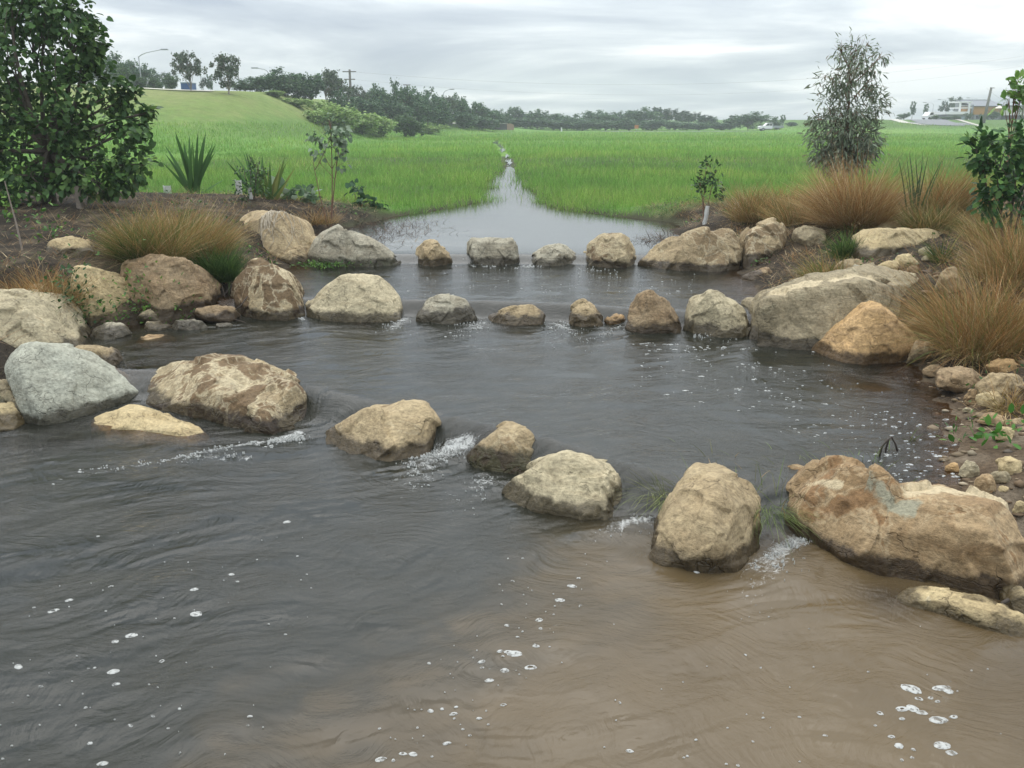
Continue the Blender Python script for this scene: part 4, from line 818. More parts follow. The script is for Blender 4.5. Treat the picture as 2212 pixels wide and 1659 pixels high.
shrub('sapling', 'thin young sapling with pale round leaves and a reddish stem at the left mulch edge', 'sapling', (712, 470), 19.6, [(712, 258), (676, 345), (735, 300)],
      [(712, 262, 14, 12), (700, 285, 26, 42), (725, 300, 28, 46), (740, 325, 14, 14), (695, 320, 18, 16), (735, 350, 14, 12), (682, 345, 10, 5), (715, 290, 34, 70)], 'heart', .105, PALEG, [3, 3, 2, 2], .8, .9, M_redstem, .018, 21)
e = shrub('sapling', 'small dark bushy sapling in a white sleeve left of the white tree guard', 'sapling', (1522, 468), 18.7, [(1527, 350), (1545, 375), (1510, 380)],
      [(1520, 375, 18, 46), (1545, 390, 18, 46), (1512, 398, 16, 44), (1540, 412, 18, 52), (1520, 418, 18, 52), (1530, 352, 10, 14), (1548, 368, 10, 14)], 'oval', .10, MIDG, [3, 2, 1], .3, 1.0, M_redstem, .014, 22)
MB().tube([(0, 0, -.05), (.03, 0, .2), (.05, 0, .37)], [.045, .05, .04], 6).build('tree_guard', M_sleeve, e, False)
e = shrub('sapling', 'bushy green sapling on a pale sleeved stem in front of the broad-leaved clump', 'sapling', (545, 462), 20.0, [(540, 340), (560, 350), (525, 360)],
      [(530, 385, 26, 90), (552, 370, 22, 70), (540, 405, 26, 100), (562, 400, 18, 60), (518, 370, 14, 36), (540, 345, 16, 30), (572, 378, 14, 26)], 'oval', .075, MIDG, [3, 2, 1], .3, 1.0, M_bark, .02, 23)
MB().tube([(0, 0, -.05), (.0, 0, .2), (-.02, 0, .42)], [.045, .045, .042], 8).build('tree_guard', M_sleeve, e, False)
shrub('shrub', 'glossy dark green shrub at the right edge above the rusty tussocks', 'shrub', (2185, 480), 12.2, [(2150, 345), (2200, 330), (2235, 350), (2120, 335)],
      [(2150, 345, 40, 130), (2200, 330, 40, 130), (2225, 380, 60, 190), (2165, 390, 46, 150), (2122, 338, 20, 56), (2205, 440, 56, 170), (2108, 318, 12, 22), (2185, 295, 24, 50), (2150, 430, 40, 100), (2215, 285, 24, 50), (2130, 300, 14, 24)], 'oval', .125, [(.032, .085, .026), (.055, .13, .034), (.11, .21, .05)], [3, 3, 1.4], .3, 1.1, M_bark, .025, 24)
shrub('sapling', 'upright sapling with bright light green leaves at the upper right edge', 'sapling', (2184, 300), 16.5, [(2190, 190), (2180, 215), (2215, 175)],
      [(2188, 195, 15, 26), (2178, 212, 14, 26), (2200, 172, 12, 18), (2205, 212, 17, 30), (2215, 178, 18, 30), (2168, 222, 9, 10)], 'oval', .15, [(.16, .30, .06), (.10, .20, .045), (.24, .36, .10)], [3, 2, 1], -.2, 1.1, M_redstem, .022, 25)
shrub('low_weed', 'grey-green big-leaved weed at the foot of the thin pale sapling', 'weed', (640, 440), 21.0, [(630, 415), (660, 420)], [(610, 425, 18, 30), (640, 420, 22, 40), (665, 428, 16, 26)], 'heart', .17, PALEG, [3, 2, 1, 3], .2, 1.0, M_redstem, .01, 26)
shrub('low_weed', 'sprawling blue-green weed at the field edge right of the pale sapling', 'weed', (775, 452), 22.5, [(760, 400), (790, 430)], [(768, 405, 12, 12), (765, 425, 18, 24), (795, 432, 18, 26), (815, 436, 14, 16)], 'heart', .14, [(.04, .10, .04), (.07, .14, .06)], [2, 1], .4, 1.0, M_redstem, .01, 27)
def weed(label, px, spread, n, size, cols, seed, kind='oval', z=None, flat=.35, cat='weed', name='low_weed'):
    r = np.random.default_rng(seed); b = ground_hit(*px) if z is None else at(px[0], px[1], z); sx, sy = spread
    x = r.normal(0, sx, n); y = r.normal(0, sy, n); zz = np.array([float(q) for q in ground(b[0]+x, b[1]+y)]) - b[2] if z is None else np.zeros(n)
    p = np.stack([x, y, zz + np.abs(r.normal(0, flat*.3, n)) + .015], -1); d = np.stack([x/sx*.4, y/sy*.4, np.full(n, .5)], -1)
    V, Fq, C = leaves(r, p, d, kind, size, cols, [3, 2, 1][:len(cols)], .1); o = link(name, np_mesh(name, V, [Fq], C), None, M_leaf); o.location = b
    return tag(o, label, cat, kind='stuff')
BRIGHT = [(.055, .13, .025), (.10, .20, .035), (.15, .26, .05)]
weed('bright green leafy weeds between the big pale boulder and the yellow striped boulder', (160, 700), (.13, .22), 420, .07, MIDG+[], 31, flat=1.0)
weed('low green weeds at the foot of the notched brown boulder', (335, 690), (.26, .10), 260, .065, BRIGHT, 32, flat=.9)
weed('small yellow-green weeds in front of the yellow boulder with a grey stripe', (245, 698), (.18, .10), 90, .06, BRIGHT, 33, flat=.6)
weed('bright seedling weeds in the mulch below the big left tree', (115, 520), (.25, .25), 70, .08, BRIGHT, 34, flat=.9)
weed('floating bright green cress at the waterline below the saddle-shaped boulder', (700, 577), (.25, .16), 300, .05, BRIGHT, 35, z=.41, flat=.12)
weed('bright green broad leaves on the muddy shore above the long brown boulder', (2160, 965), (.16, .09), 46, .085, [(.06, .17, .025), (.10, .24, .04)], 36, flat=.5)
weed('tiny floating weed at the shallow mud edge right of the arched twig', (2065, 960), (.06, .07), 26, .07, BRIGHT, 37, kind='lance', flat=.5)
weed('green leaf sprays low at the left edge under the big tree', (18, 480), (.3, .3), 120, .11, BRIGHT, 38, flat=1.6)

# -- spear-leaved clumps
def spear(label, px, Y, specs, wid, cols, seed, name='spear_lily'):
    p = at_d(px[0], px[1], Y); b = np.array([p[0], p[1], min(gz(p[0], p[1]), p[2])]); r = np.random.default_rng(seed); n = len(specs)
    tips = np.array([at_d(u, v, Y) for u, v in specs]) - b; dy = r.uniform(-.55, .55, n)
    d = tips.copy(); d[:, 1] = dy*np.abs(d[:, 2])*.5
    ln = np.linalg.norm(d, axis=1)*1.03; az = np.arctan2(d[:, 1], d[:, 0]); th = np.arctan2(np.hypot(d[:, 0], d[:, 1]), d[:, 2])
    c = pickcol(r, n, cols, [2]*len(cols), .1); root = np.stack([r.normal(0, .07, n), r.normal(0, .05, n), np.full(n, -.05)], -1)
    dr = r.uniform(.0, .35, n); V, q, t, C = blades(root, az, th-dr*.5, ln, dr, np.full(n, wid)*r.uniform(.8, 1.15, n), c*.85, c, 7, side=az*0+r.uniform(-.5, .5, n))
    # trough section: lift the edges
    me = np_mesh('leaves', V, [q, t], C, True); o = link(name, me, None, M_leaf); me.name = name; o.location = b
    return tag(o, label, 'spear lily')
SP = [(.065, .15, .036), (.095, .20, .05), (.05, .115, .03)]
spear('large stiff spear-leaved plant standing alone against the green field on the left', (418, 418), 22.5,
      [(348, 312), (368, 290), (385, 282), (403, 288), (392, 305), (412, 300), (425, 282), (434, 282), (440, 290), (455, 310), (465, 308), (462, 328), (365, 330), (372, 372), (350, 350), (475, 385), (420, 320), (400, 320), (445, 330), (430, 310)], .17, SP, 41)
spear('broad spear-leaved plant behind the bushy sleeved sapling', (560, 440), 22.0, [(484, 332), (490, 345), (520, 322), (530, 325), (545, 330), (552, 332), (500, 350), (538, 345), (560, 350), (515, 350)], .14, SP, 42)
spear('yellowing strap-leaved plant right of the bushy sleeved sapling', (582, 447), 20.6, [(560, 345), (575, 350), (588, 345), (606, 336), (620, 350), (612, 362), (630, 360), (632, 385), (552, 365), (600, 350), (640, 395), (570, 360)], .13, [(.10, .16, .035), (.07, .14, .035), (.20, .22, .06)], 43)
spear('dark strap-leaved clump beyond the tussocks on the right bank', (1985, 385), 15.2, [(1935, 335), (1945, 325), (1958, 330), (1970, 335), (1990, 328), (2005, 322), (2020, 330), (2032, 335), (2010, 345), (1950, 345), (1978, 325)], .05, [(.04, .08, .03), (.06, .10, .04)], 44)

# -- tussocks
T_ = tussock
DRY = [STRAW, RUST_, PALEST, OLIVE]
T_('big straw-brown tussock on the left bank above the notched brown boulder', (330, 555), 1.05, 5200, 1.15, DRY+[GREEN], [3, 2, 1, 3, 2.6], 51, R=.42, width=.007, lean=(.1, -.1), droop=.8)
T_('smaller half of the straw-brown tussock spreading right toward the round rooted boulder', (425, 545), .95, 3600, 1.1, DRY+[GREEN], [3, 2.4, 1.2, 3, 1.6], 52, R=.30, width=.007, lean=(.25, 0), droop=.8)
T_('dark green strappy tuft beside the vein-patterned boulder on the left', (472, 600), .72, 1300, .95, [DGREEN, GREEN, (.05, .10, .025)], [3, 2, 2], 53, R=.16, width=.010, rootc=DGREEN)
T_('green core tuft low in front of the straw-brown tussock', (292, 560), .70, 900, .7, [DGREEN, GREEN, OLIVE], [3, 2, 1], 54, R=.18, width=.008, rootc=DGREEN)
T_('flattened dry tussock at the left edge above the big pale boulder', (60, 655), .62, 2400, 1.35, DRY, [4, 3, 2, 2], 55, R=.35, width=.007, droop=1.0)
T_('matted brown grass left of the yellow boulder with a grey stripe', (130, 640), .50, 1800, 1.45, DRY, [3, 4, 1, 2], 56, R=.28, width=.007, droop=1.0, lean=(.2, -.2))
T_('leftmost straw tussock on the right bank beside the white tree guard', (1640, 475), 1.0, 3200, 1.15, DRY+[GREEN], [4, 2, 2, 2, 1.4], 57, R=.30, width=.008, droop=.9)
T_('dark-based tussock between the leftmost and the largest straw tussock on the right bank', (1735, 480), .9, 2200, 1.0, DRY+[GREEN], [3, 3, 1, 3, 2], 58, R=.25, width=.008)
T_('largest golden straw tussock fanning wide at the centre of the right bank', (1840, 485), 1.35, 7000, 1.22, DRY, [4, 4, 2.4, 1], 59, R=.35, width=.0075, droop=.75)
T_('golden straw tussock right of the largest one in front of the glossy shrub', (2040, 470), 1.25, 4200, 1.0, DRY+[GREEN], [4, 3, 2, 2, 1], 60, R=.32, width=.0075, droop=.7)
T_('green-cored tussock behind the sandy-yellow boulder', (2010, 500), .8, 1800, 1.1, DRY+[GREEN, DGREEN], [2, 1, 1, 2, 2, 2], 61, R=.25, width=.008)
T_('tall rust-red tussock hanging over the water at the right edge', (2135, 745), 1.12, 7000, 1.35, DRY+[GREEN], [3, 4.4, 1, 2, .9], 62, R=.36, width=.0055, lean=(-.12, -.1), droop=1.0)
T_('second rust-red tussock at the right edge below the glossy shrub', (2190, 600), 1.0, 4200, 1.2, DRY+[GREEN], [3, 4, 1, 2, 1.2], 63, R=.32, width=.006)
T_('olive straw tussock at the right edge under the glossy shrub', (2150, 520), .95, 3000, 1.1, DRY+[GREEN], [3, 2, 2, 3, 2], 64, R=.3, width=.007)
T_('small green strappy tuft on the right bank beside the grey-green boulder', (1830, 555), .55, 700, 1.15, [GREEN, DGREEN, (.12, .18, .05)], [3, 3, 1], 65, R=.12, width=.011, rootc=DGREEN)
T_('sprawling yellow-green grass clump above the olive-grey boulder at the waterline', (1770, 600), .52, 800, 1.4, [OLIVE, STRAW, GREEN], [3, 3, 2], 66, R=.22, width=.009, lean=(-.2, -.25))
T_('short spiky dark tuft right of the broad sandy-yellow boulder', (2035, 565), .5, 160, .8, [OLIVE, DGREEN, (.10, .075, .03)], [2, 2, 1], 67, R=.07, width=.018, rootc=DGREEN)
T_('drooping yellow straw tuft on the right shore below the reddish stone', (2190, 880), .42, 380, 1.35, [STRAW, PALEST, (.30, .22, .05)], [2, 2, 1], 68, R=.1, width=.007, lean=(-.3, -.3))
T_('dry straw tuft standing in the mulch on the left below the pale sapling', (690, 480), .45, 500, 1.3, DRY, [3, 3, 1, 1], 69, R=.25, width=.008)
T_('pale green grass swept flat by the current left of the tan ridged boulder', (1440, 1062), .5, 150, 1.66, [(.22, .25, .08), (.30, .30, .11), (.15, .18, .06)], [2, 1, 1], 70, R=.14, width=.0045, lean=(-.9, -1.3), z=.2, droop=.5, rootc=(.12, .15, .05), name='trailing_grass', cat='water grass')
T_('tuft of green grass hanging in the spill left of the huge long brown boulder', (1672, 1095), .42, 150, 1.6, [(.10, .14, .04), (.15, .19, .06), (.06, .09, .03)], [2, 2, 1], 71, R=.09, width=.0045, lean=(.1, -1.5), z=.2, droop=.9, rootc=(.08, .11, .03), name='trailing_grass', cat='water grass')
T_('sparse grass stems poking out of the calm water behind the tan ridged boulder', (1690, 1015), .34, 70, 1.45, [(.20, .20, .08), (.13, .19, .05), STRAW], [2, 2, 1], 72, R=.42, width=.0055, lean=(-.5, .2), z=.21, name='trailing_grass', cat='water grass')
T_('few bright green stems in the shallow water left of the arched twig', (1850, 1000), .26, 44, 1.2, [(.13, .22, .05), (.2, .24, .09)], [2, 1], 73, R=.3, width=.006, z=.21, name='trailing_grass', cat='water grass')
T_('single bent green shoot in the water above the arched twig', (1968, 950), .22, 9, .7, [(.14, .2, .05)], [1], 74, R=.02, width=.009, z=.215, name='grass_shoot', cat='water grass')

# -- arched dark twig in the shallows, and other sticks
def twig(label, pts, rad, z):
    b = at(*pts[0][:2], z); mb = MB(); b = at(pts[0][0], pts[0][1], z)
    for chain in pts[1]: mb.tube([tuple(at_d(u, v, b[1]+dy)-b) for u, v, dy in chain], [rad]*len(chain), 6)
    o = mb.build('twig', M_stick, None, True); o.location = b; return tag(o, label, 'twig')
twig('black arched twig standing out of the shallow water on the right', ((1900, 985), [[(1898, 990, 0), (1905, 965, 0), (1918, 950, .02), (1926, 944, .03), (1934, 958, .02), (1939, 975, 0)], [(1920, 948, .02), (1914, 968, .05), (1912, 988, .05)]]), .009, .21)
twig('long thin dark twig trailing from the rocks into the water below the vein-patterned boulder', ((500, 690), [[(440, 668, .2), (490, 685, .0), (540, 700, -.1), (570, 706, -.15)], [(490, 685, 0), (520, 660, .1), (535, 640, .15)]]), .008, .24)
twig('tangled dead sticks under the dark green tuft on the left shore', ((470, 660), [[(430, 640, .1), (470, 655, 0), (515, 690, -.1)], [(450, 690, -.1), (475, 650, .1), (505, 610, .2)], [(455, 640, .1), (500, 665, -.05), (530, 672, -.1)], [(480, 690, -.1), (490, 655, 0), (480, 620, .1)]]), .008, .28)
twig('curved pale root at the water edge below the long brown boulder', ((2170, 1320), [[(2178, 1296, .03), (2166, 1302, 0), (2164, 1316, -.02), (2180, 1326, -.02), (2205, 1334, 0)]]), .012, .02)

# -- tree guards and stakes standing on their own
def guard(label, px, Y, w_, h_):
    p = at_d(px[0], px[1], Y); z = gz(p[0], p[1]); mb = MB()
    mb.prism([(-w_/2, -.05), (w_/2, -.05), (w_*.62, h_), (w_*.50, h_), (w_*.42, .02), (-w_*.42, .02), (-w_*.45, h_), (-w_*.58, h_*1.02)], -.006, .006)
    mb.box(-w_*.5, w_*.5, .05, .06, -.05, h_*.95); mb.box(-w_*.5, -w_*.47, -.002, .058, -.05, h_*.95); mb.box(w_*.47, w_*.5, -.002, .058, -.05, h_*.95)
    o = mb.build('tree_guard', M_sleeve); o.location = (p[0], p[1], z); return tag(o, label, 'tree guard')
guard('empty white tree guard beside the leftmost right-bank tussock', (1593, 467), 18.6, .13, .30)
guard('faded white tree guard in the grass left of the large spear-leaved plant', (362, 420), 22.0, .16, .22)
guard('torn white tree guard beside the bushy sleeved sapling', (518, 435), 21.0, .12, .36)
p = at_d(176, 470, 16.8); o = MB().box(-.05, .05, -.05, .05, -.2, .42, .01).build('stake', M_palebark); o.location = (p[0], p[1], gz(p[0], p[1])); tag(o, 'short grey timber stake in the mulch under the big left tree', 'stake')
p = at_d(52, 560, 12.5); o = MB().tube([(0, 0, -.1), (-.03, 0, .35), (-.10, 0, .95)], [.014, .012, .006], 6).build('stick', M_palebark); o.location = (p[0], p[1], gz(p[0], p[1])); tag(o, 'thin bare stick standing in the mulch at the left edge', 'stick')

# -- litter on the banks, sticks afloat, gravel
def litter():
    r = np.random.default_rng(81); n = 30000
    y = r.uniform(7.0, 23.5, n); x = np.where(r.uniform(size=n) < .5, -1, 1)*(3.2 + r.gamma(1.6, 1.6, n)); z = ground(x, y); k = (z > level(x, y)+.06); x, y, z = x[k], y[k], z[k]; n = len(x)
    c = pickcol(r, n, [(.28, .20, .12), (.13, .085, .05), (.42, .33, .20), (.04, .03, .02)], [3, 3, 1.4, 2])
    V, q, t, C = blades(np.stack([x, y, z+.008], -1), r.uniform(0, 6.28, n), r.uniform(1.1, 1.75, n), r.uniform(.06, .32, n), r.uniform(-.3, .5, n), r.uniform(.004, .014, n), c, c, 2)
    tag(link('bark_litter', np_mesh('bark_litter', V, [q, t], C), None, M_dry), 'straw and bark litter over the dark mulch on both banks', 'litter', kind='stuff')
litter()
def thatch():
    r = np.random.default_rng(84); n = 42000
    y = r.uniform(7.0, 23.5, n); sgn = np.where(r.uniform(size=n) < .5, -1, 1); x = sgn*(3.3 + r.gamma(1.7, 1.5, n)); z = ground(x, y)
    k = (z > level(x, y)+.05) & (fbm(x*.9, y*.9, 12, 3) > .12) & (z < level(x, y) + 1.2); x, y, z = x[k], y[k], z[k]; n = len(x)
    c = pickcol(r, n, [STRAW, PALEST, RUST_, OLIVE, GREEN], [3, 2, 2, 2, .8], .3)
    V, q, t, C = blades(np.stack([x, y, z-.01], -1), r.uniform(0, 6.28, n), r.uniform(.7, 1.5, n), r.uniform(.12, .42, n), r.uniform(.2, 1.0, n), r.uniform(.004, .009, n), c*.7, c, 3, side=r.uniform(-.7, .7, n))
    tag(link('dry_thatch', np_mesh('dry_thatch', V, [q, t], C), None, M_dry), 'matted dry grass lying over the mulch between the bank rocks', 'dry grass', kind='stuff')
    n = 9000; y = r.uniform(8.0, 23.0, n); sgn = np.where(r.uniform(size=n) < .6, -1, 1); x = sgn*(3.4 + r.gamma(1.6, 1.3, n)); z = ground(x, y)
    k = (z > level(x, y)+.03) & (fbm(x*.7+5, y*.7, 15, 3) > .22); x, y, z = x[k], y[k], z[k]; n = len(x)
    p = np.stack([x, y, z + r.uniform(.01, .12, n)], -1); V, Fq, C = leaves(r, p, np.stack([r.normal(0, .6, n), r.normal(0, .6, n), np.full(n, .4)], -1), 'oval', .06, MIDG + BRIGHT[:2], [2, 2, 1, 2, 1], .1)
    tag(link('ground_cover', np_mesh('ground_cover', V, [Fq], C), None, M_leaf), 'low creeping green weeds in patches over the banks', 'ground cover', kind='stuff')
thatch()
def afloat():
    r = np.random.default_rng(82); P = []
    for (u, v, su, sv, n, z) in ((860, 492, 55, 12, 420, LV[3]), (820, 508, 40, 14, 260, LV[3]), (1405, 520, 28, 6, 160, LV[3]), (1440, 515, 20, 5, 80, LV[3]), (800, 480, 30, 8, 160, LV[3])):
        for i in range(n): P.append(at(r.normal(u, su), r.normal(v, sv), z))
    P = np.array(P); k = (ground(P[:, 0], P[:, 1]) < LV[3]+.05); P = P[k]; n = len(P); P[:, 2] = np.maximum(LV[3], ground(P[:, 0], P[:, 1])) + .004
    c = pickcol(r, n, [(.035, .024, .018), (.07, .045, .03), (.12, .09, .05)], [3, 3, 1])
    V, q, t, C = blades(P, r.uniform(0, 6.28, n), r.uniform(1.15, 1.6, n), r.uniform(.12, .5, n), r.uniform(-.2, .4, n), r.uniform(.008, .018, n), c, c, 2)
    tag(link('floating_debris', np_mesh('floating_debris', V, [q, t], C), None, M_dry), 'dark broken reeds and sticks floating at both sides of the upper pool', 'debris', kind='stuff')
afloat()
def gravel():
    r = np.random.default_rng(83); n = 1500
    x = r.uniform(2.9, 6.2, n); y = r.uniform(5.6, 12.5, n); z = ground(x, y); k = (z > level(x, y)-.05) & (r.uniform(size=n) < np.where(y < 9, 1, .35)); x, y, z = x[k], y[k], z[k]; n = len(x)
    bm = bmesh.new(); bmesh.ops.create_icosphere(bm, subdivisions=1, radius=1); T = np.array([v.co[:] for v in bm.verts]); Fc = np.array([[v.index for v in f.verts] for f in bm.faces]); bm.free()
    s = r.gamma(2.0, .011, n).clip(.008, .07); A = r.normal(0, .38, (n, len(T), 3)); Tn = T[None]*(1+A*.8)
    sc = np.stack([s*r.uniform(.8, 1.5, n), s*r.uniform(.7, 1.2, n), s*r.uniform(.25, .55, n)], -1); V = Tn*sc[:, None, :] + np.stack([x, y, z+s*.2], -1)[:, None, :]
    c = pickcol(r, n, [(.26, .20, .13), (.17, .12, .075), (.36, .30, .21), (.12, .10, .08)], [3, 3, 1, 2]); C = np.repeat(c[:, None], len(T), 1)
    tag(link('gravel', np_mesh('gravel', V.reshape(-1, 3), [((np.arange(n)*len(T))[:, None, None]+Fc).reshape(-1, 3)], C.reshape(-1, 3)), None, M_dry), 'small loose gravel on the muddy right shore', 'gravel', kind='stuff')
gravel()

# -- the wet green field
def field_grass():
    r = np.random.default_rng(91); Vs, Q, Tt, Cs, o = [], [], [], [], 0
    def batch(y0, y1, n, h0, h1, wd, cols, wts, segs, tuft):
        nonlocal o
        y = 1/r.uniform(1/y1, 1/y0, n); x = r.uniform(-.66, .66, n)*y
        d = np.minimum(x-np.interp(y, _yl, _xl), np.interp(y, _yr, _xr)-x) + .35*fbm(x*.8, y*.8, 2, 3)
        keep = (d < .22) | (r.uniform(size=n) < .07*(d < .9)); fz = ss(21.3, 23.6, y + .9*fbm(x*.7, y*.7, 0, 4)); keep &= r.uniform(size=n) < fz
        # reed islands in the channel, and the puddle left open far up it
        for (u, v, ru) in ((1058, 432, .55), (1052, 405, .4), (1120, 388, .35), (1150, 405, .3)):
            q = at(u, v, LV[3]); keep |= (np.hypot((x-q[0]), (y-q[1])*.5) < ru) & (r.uniform(size=n) < .55) & (y > 22)
        pud = (np.abs(x - np.interp(y, [44, 48, 56, 68, 80, 94, 106], [-.05, -.15, -.29, -.71, -1.0, -1.62, -2.0])) < .34 + .30*fbm(x, y*.25, 7, 2)) & (y > 44) & (y < 106); keep &= ~pud
        x, y = x[keep], y[keep]; z = ground(x, y); hh = z-FIELD; k2 = hh < 2.1; x, y, z = x[k2], y[k2], z[k2]; n = len(x)
        pat = fbm(x*.12, y*.12, 3, 3); p2 = fbm(x*.5, y*.18, 11, 3); c = pickcol(r, n, cols, wts, .22)*(1+.20*pat[:, None]+.13*p2[:, None]); c[:, 0] *= 1 + .25*np.clip(pat+.5*p2, -.3, 1)
        ln = r.uniform(h0, h1, n)*(1+.35*pat+.25*p2); ln *= np.where(y < 26, .75, 1)
        V, q, t, C = blades(np.stack([x, y, np.minimum(z, LV[3]+.1)*(hh[k2] < .2)+z*(hh[k2] >= .2)-.03], -1), r.uniform(0, 6.28, n), np.abs(r.normal(0, .62, n)), ln, r.uniform(.1, 1.2, n), r.uniform(.6, 1.4, n)*wd, c*.9, c, segs, side=r.uniform(-.6, .6, n))
        Vs.append(V); Q.append(q+o); Tt.append(t+o); Cs.append(C); o += len(V)
    G = [(.145, .300, .052), (.190, .355, .068), (.25, .385, .09), (.31, .34, .13)]
    batch(21, 34, 110000, .18, .46, .011, G, [4, 4, 2, .6], 2, 1)
    batch(32, 62, 110000, .20, .46, .020, G, [4, 4, 2, .5], 2, 1)
    batch(58, 120, 110000, .25, .45, .030, G, [3, 4, 3, .6], 1, 1)
    batch(110, 200, 90000, .25, .42, .05, G, [3, 4, 3, .8], 1, 1)
    tag(link('field_grass', np_mesh('field_grass', np.concatenate(Vs), [np.concatenate(Q), np.concatenate(Tt)], np.concatenate(Cs)), None, M_grass), 'lush wet green grass covering the flooded field', 'grass', kind='stuff')
field_grass()
def puddle():
    m = bpy.data.materials.new('puddle_water'); m.use_nodes = True; b = m.node_tree.nodes['Principled BSDF']; b.inputs['Base Color'].default_value = (.10, .105, .095, 1); b.inputs['Roughness'].default_value = .05; b.inputs['IOR'].default_value = 1.4
    r = np.random.default_rng(92)
    for (u, v, ru, rv) in ((1073, 307, 7, 5), (1082, 315, 6, 4), (1086, 324, 5, 5), (1096, 337, 4, 4), (1100, 350, 6, 6)):
        a = np.linspace(0, 2*np.pi, 26, endpoint=False); k = 1 + .45*r.normal(size=26).clip(-1.2, 1.2)
        q = [at(u+ru*x*math.cos(t), v+rv*x*math.sin(t), FIELD) for t, x in zip(a, k)]; c = np.mean(q, 0)
        me = bpy.data.meshes.new('puddle'); me.from_pydata([tuple(c)] + [tuple(p) for p in q], [], [(0, 1+i, 1+(i+1) % 26) for i in range(26)])
        for vv in me.vertices: vv.co.z = gz(vv.co.x, vv.co.y)+.04
        tag(link('puddle', me, None, m), kind='structure')
puddle()

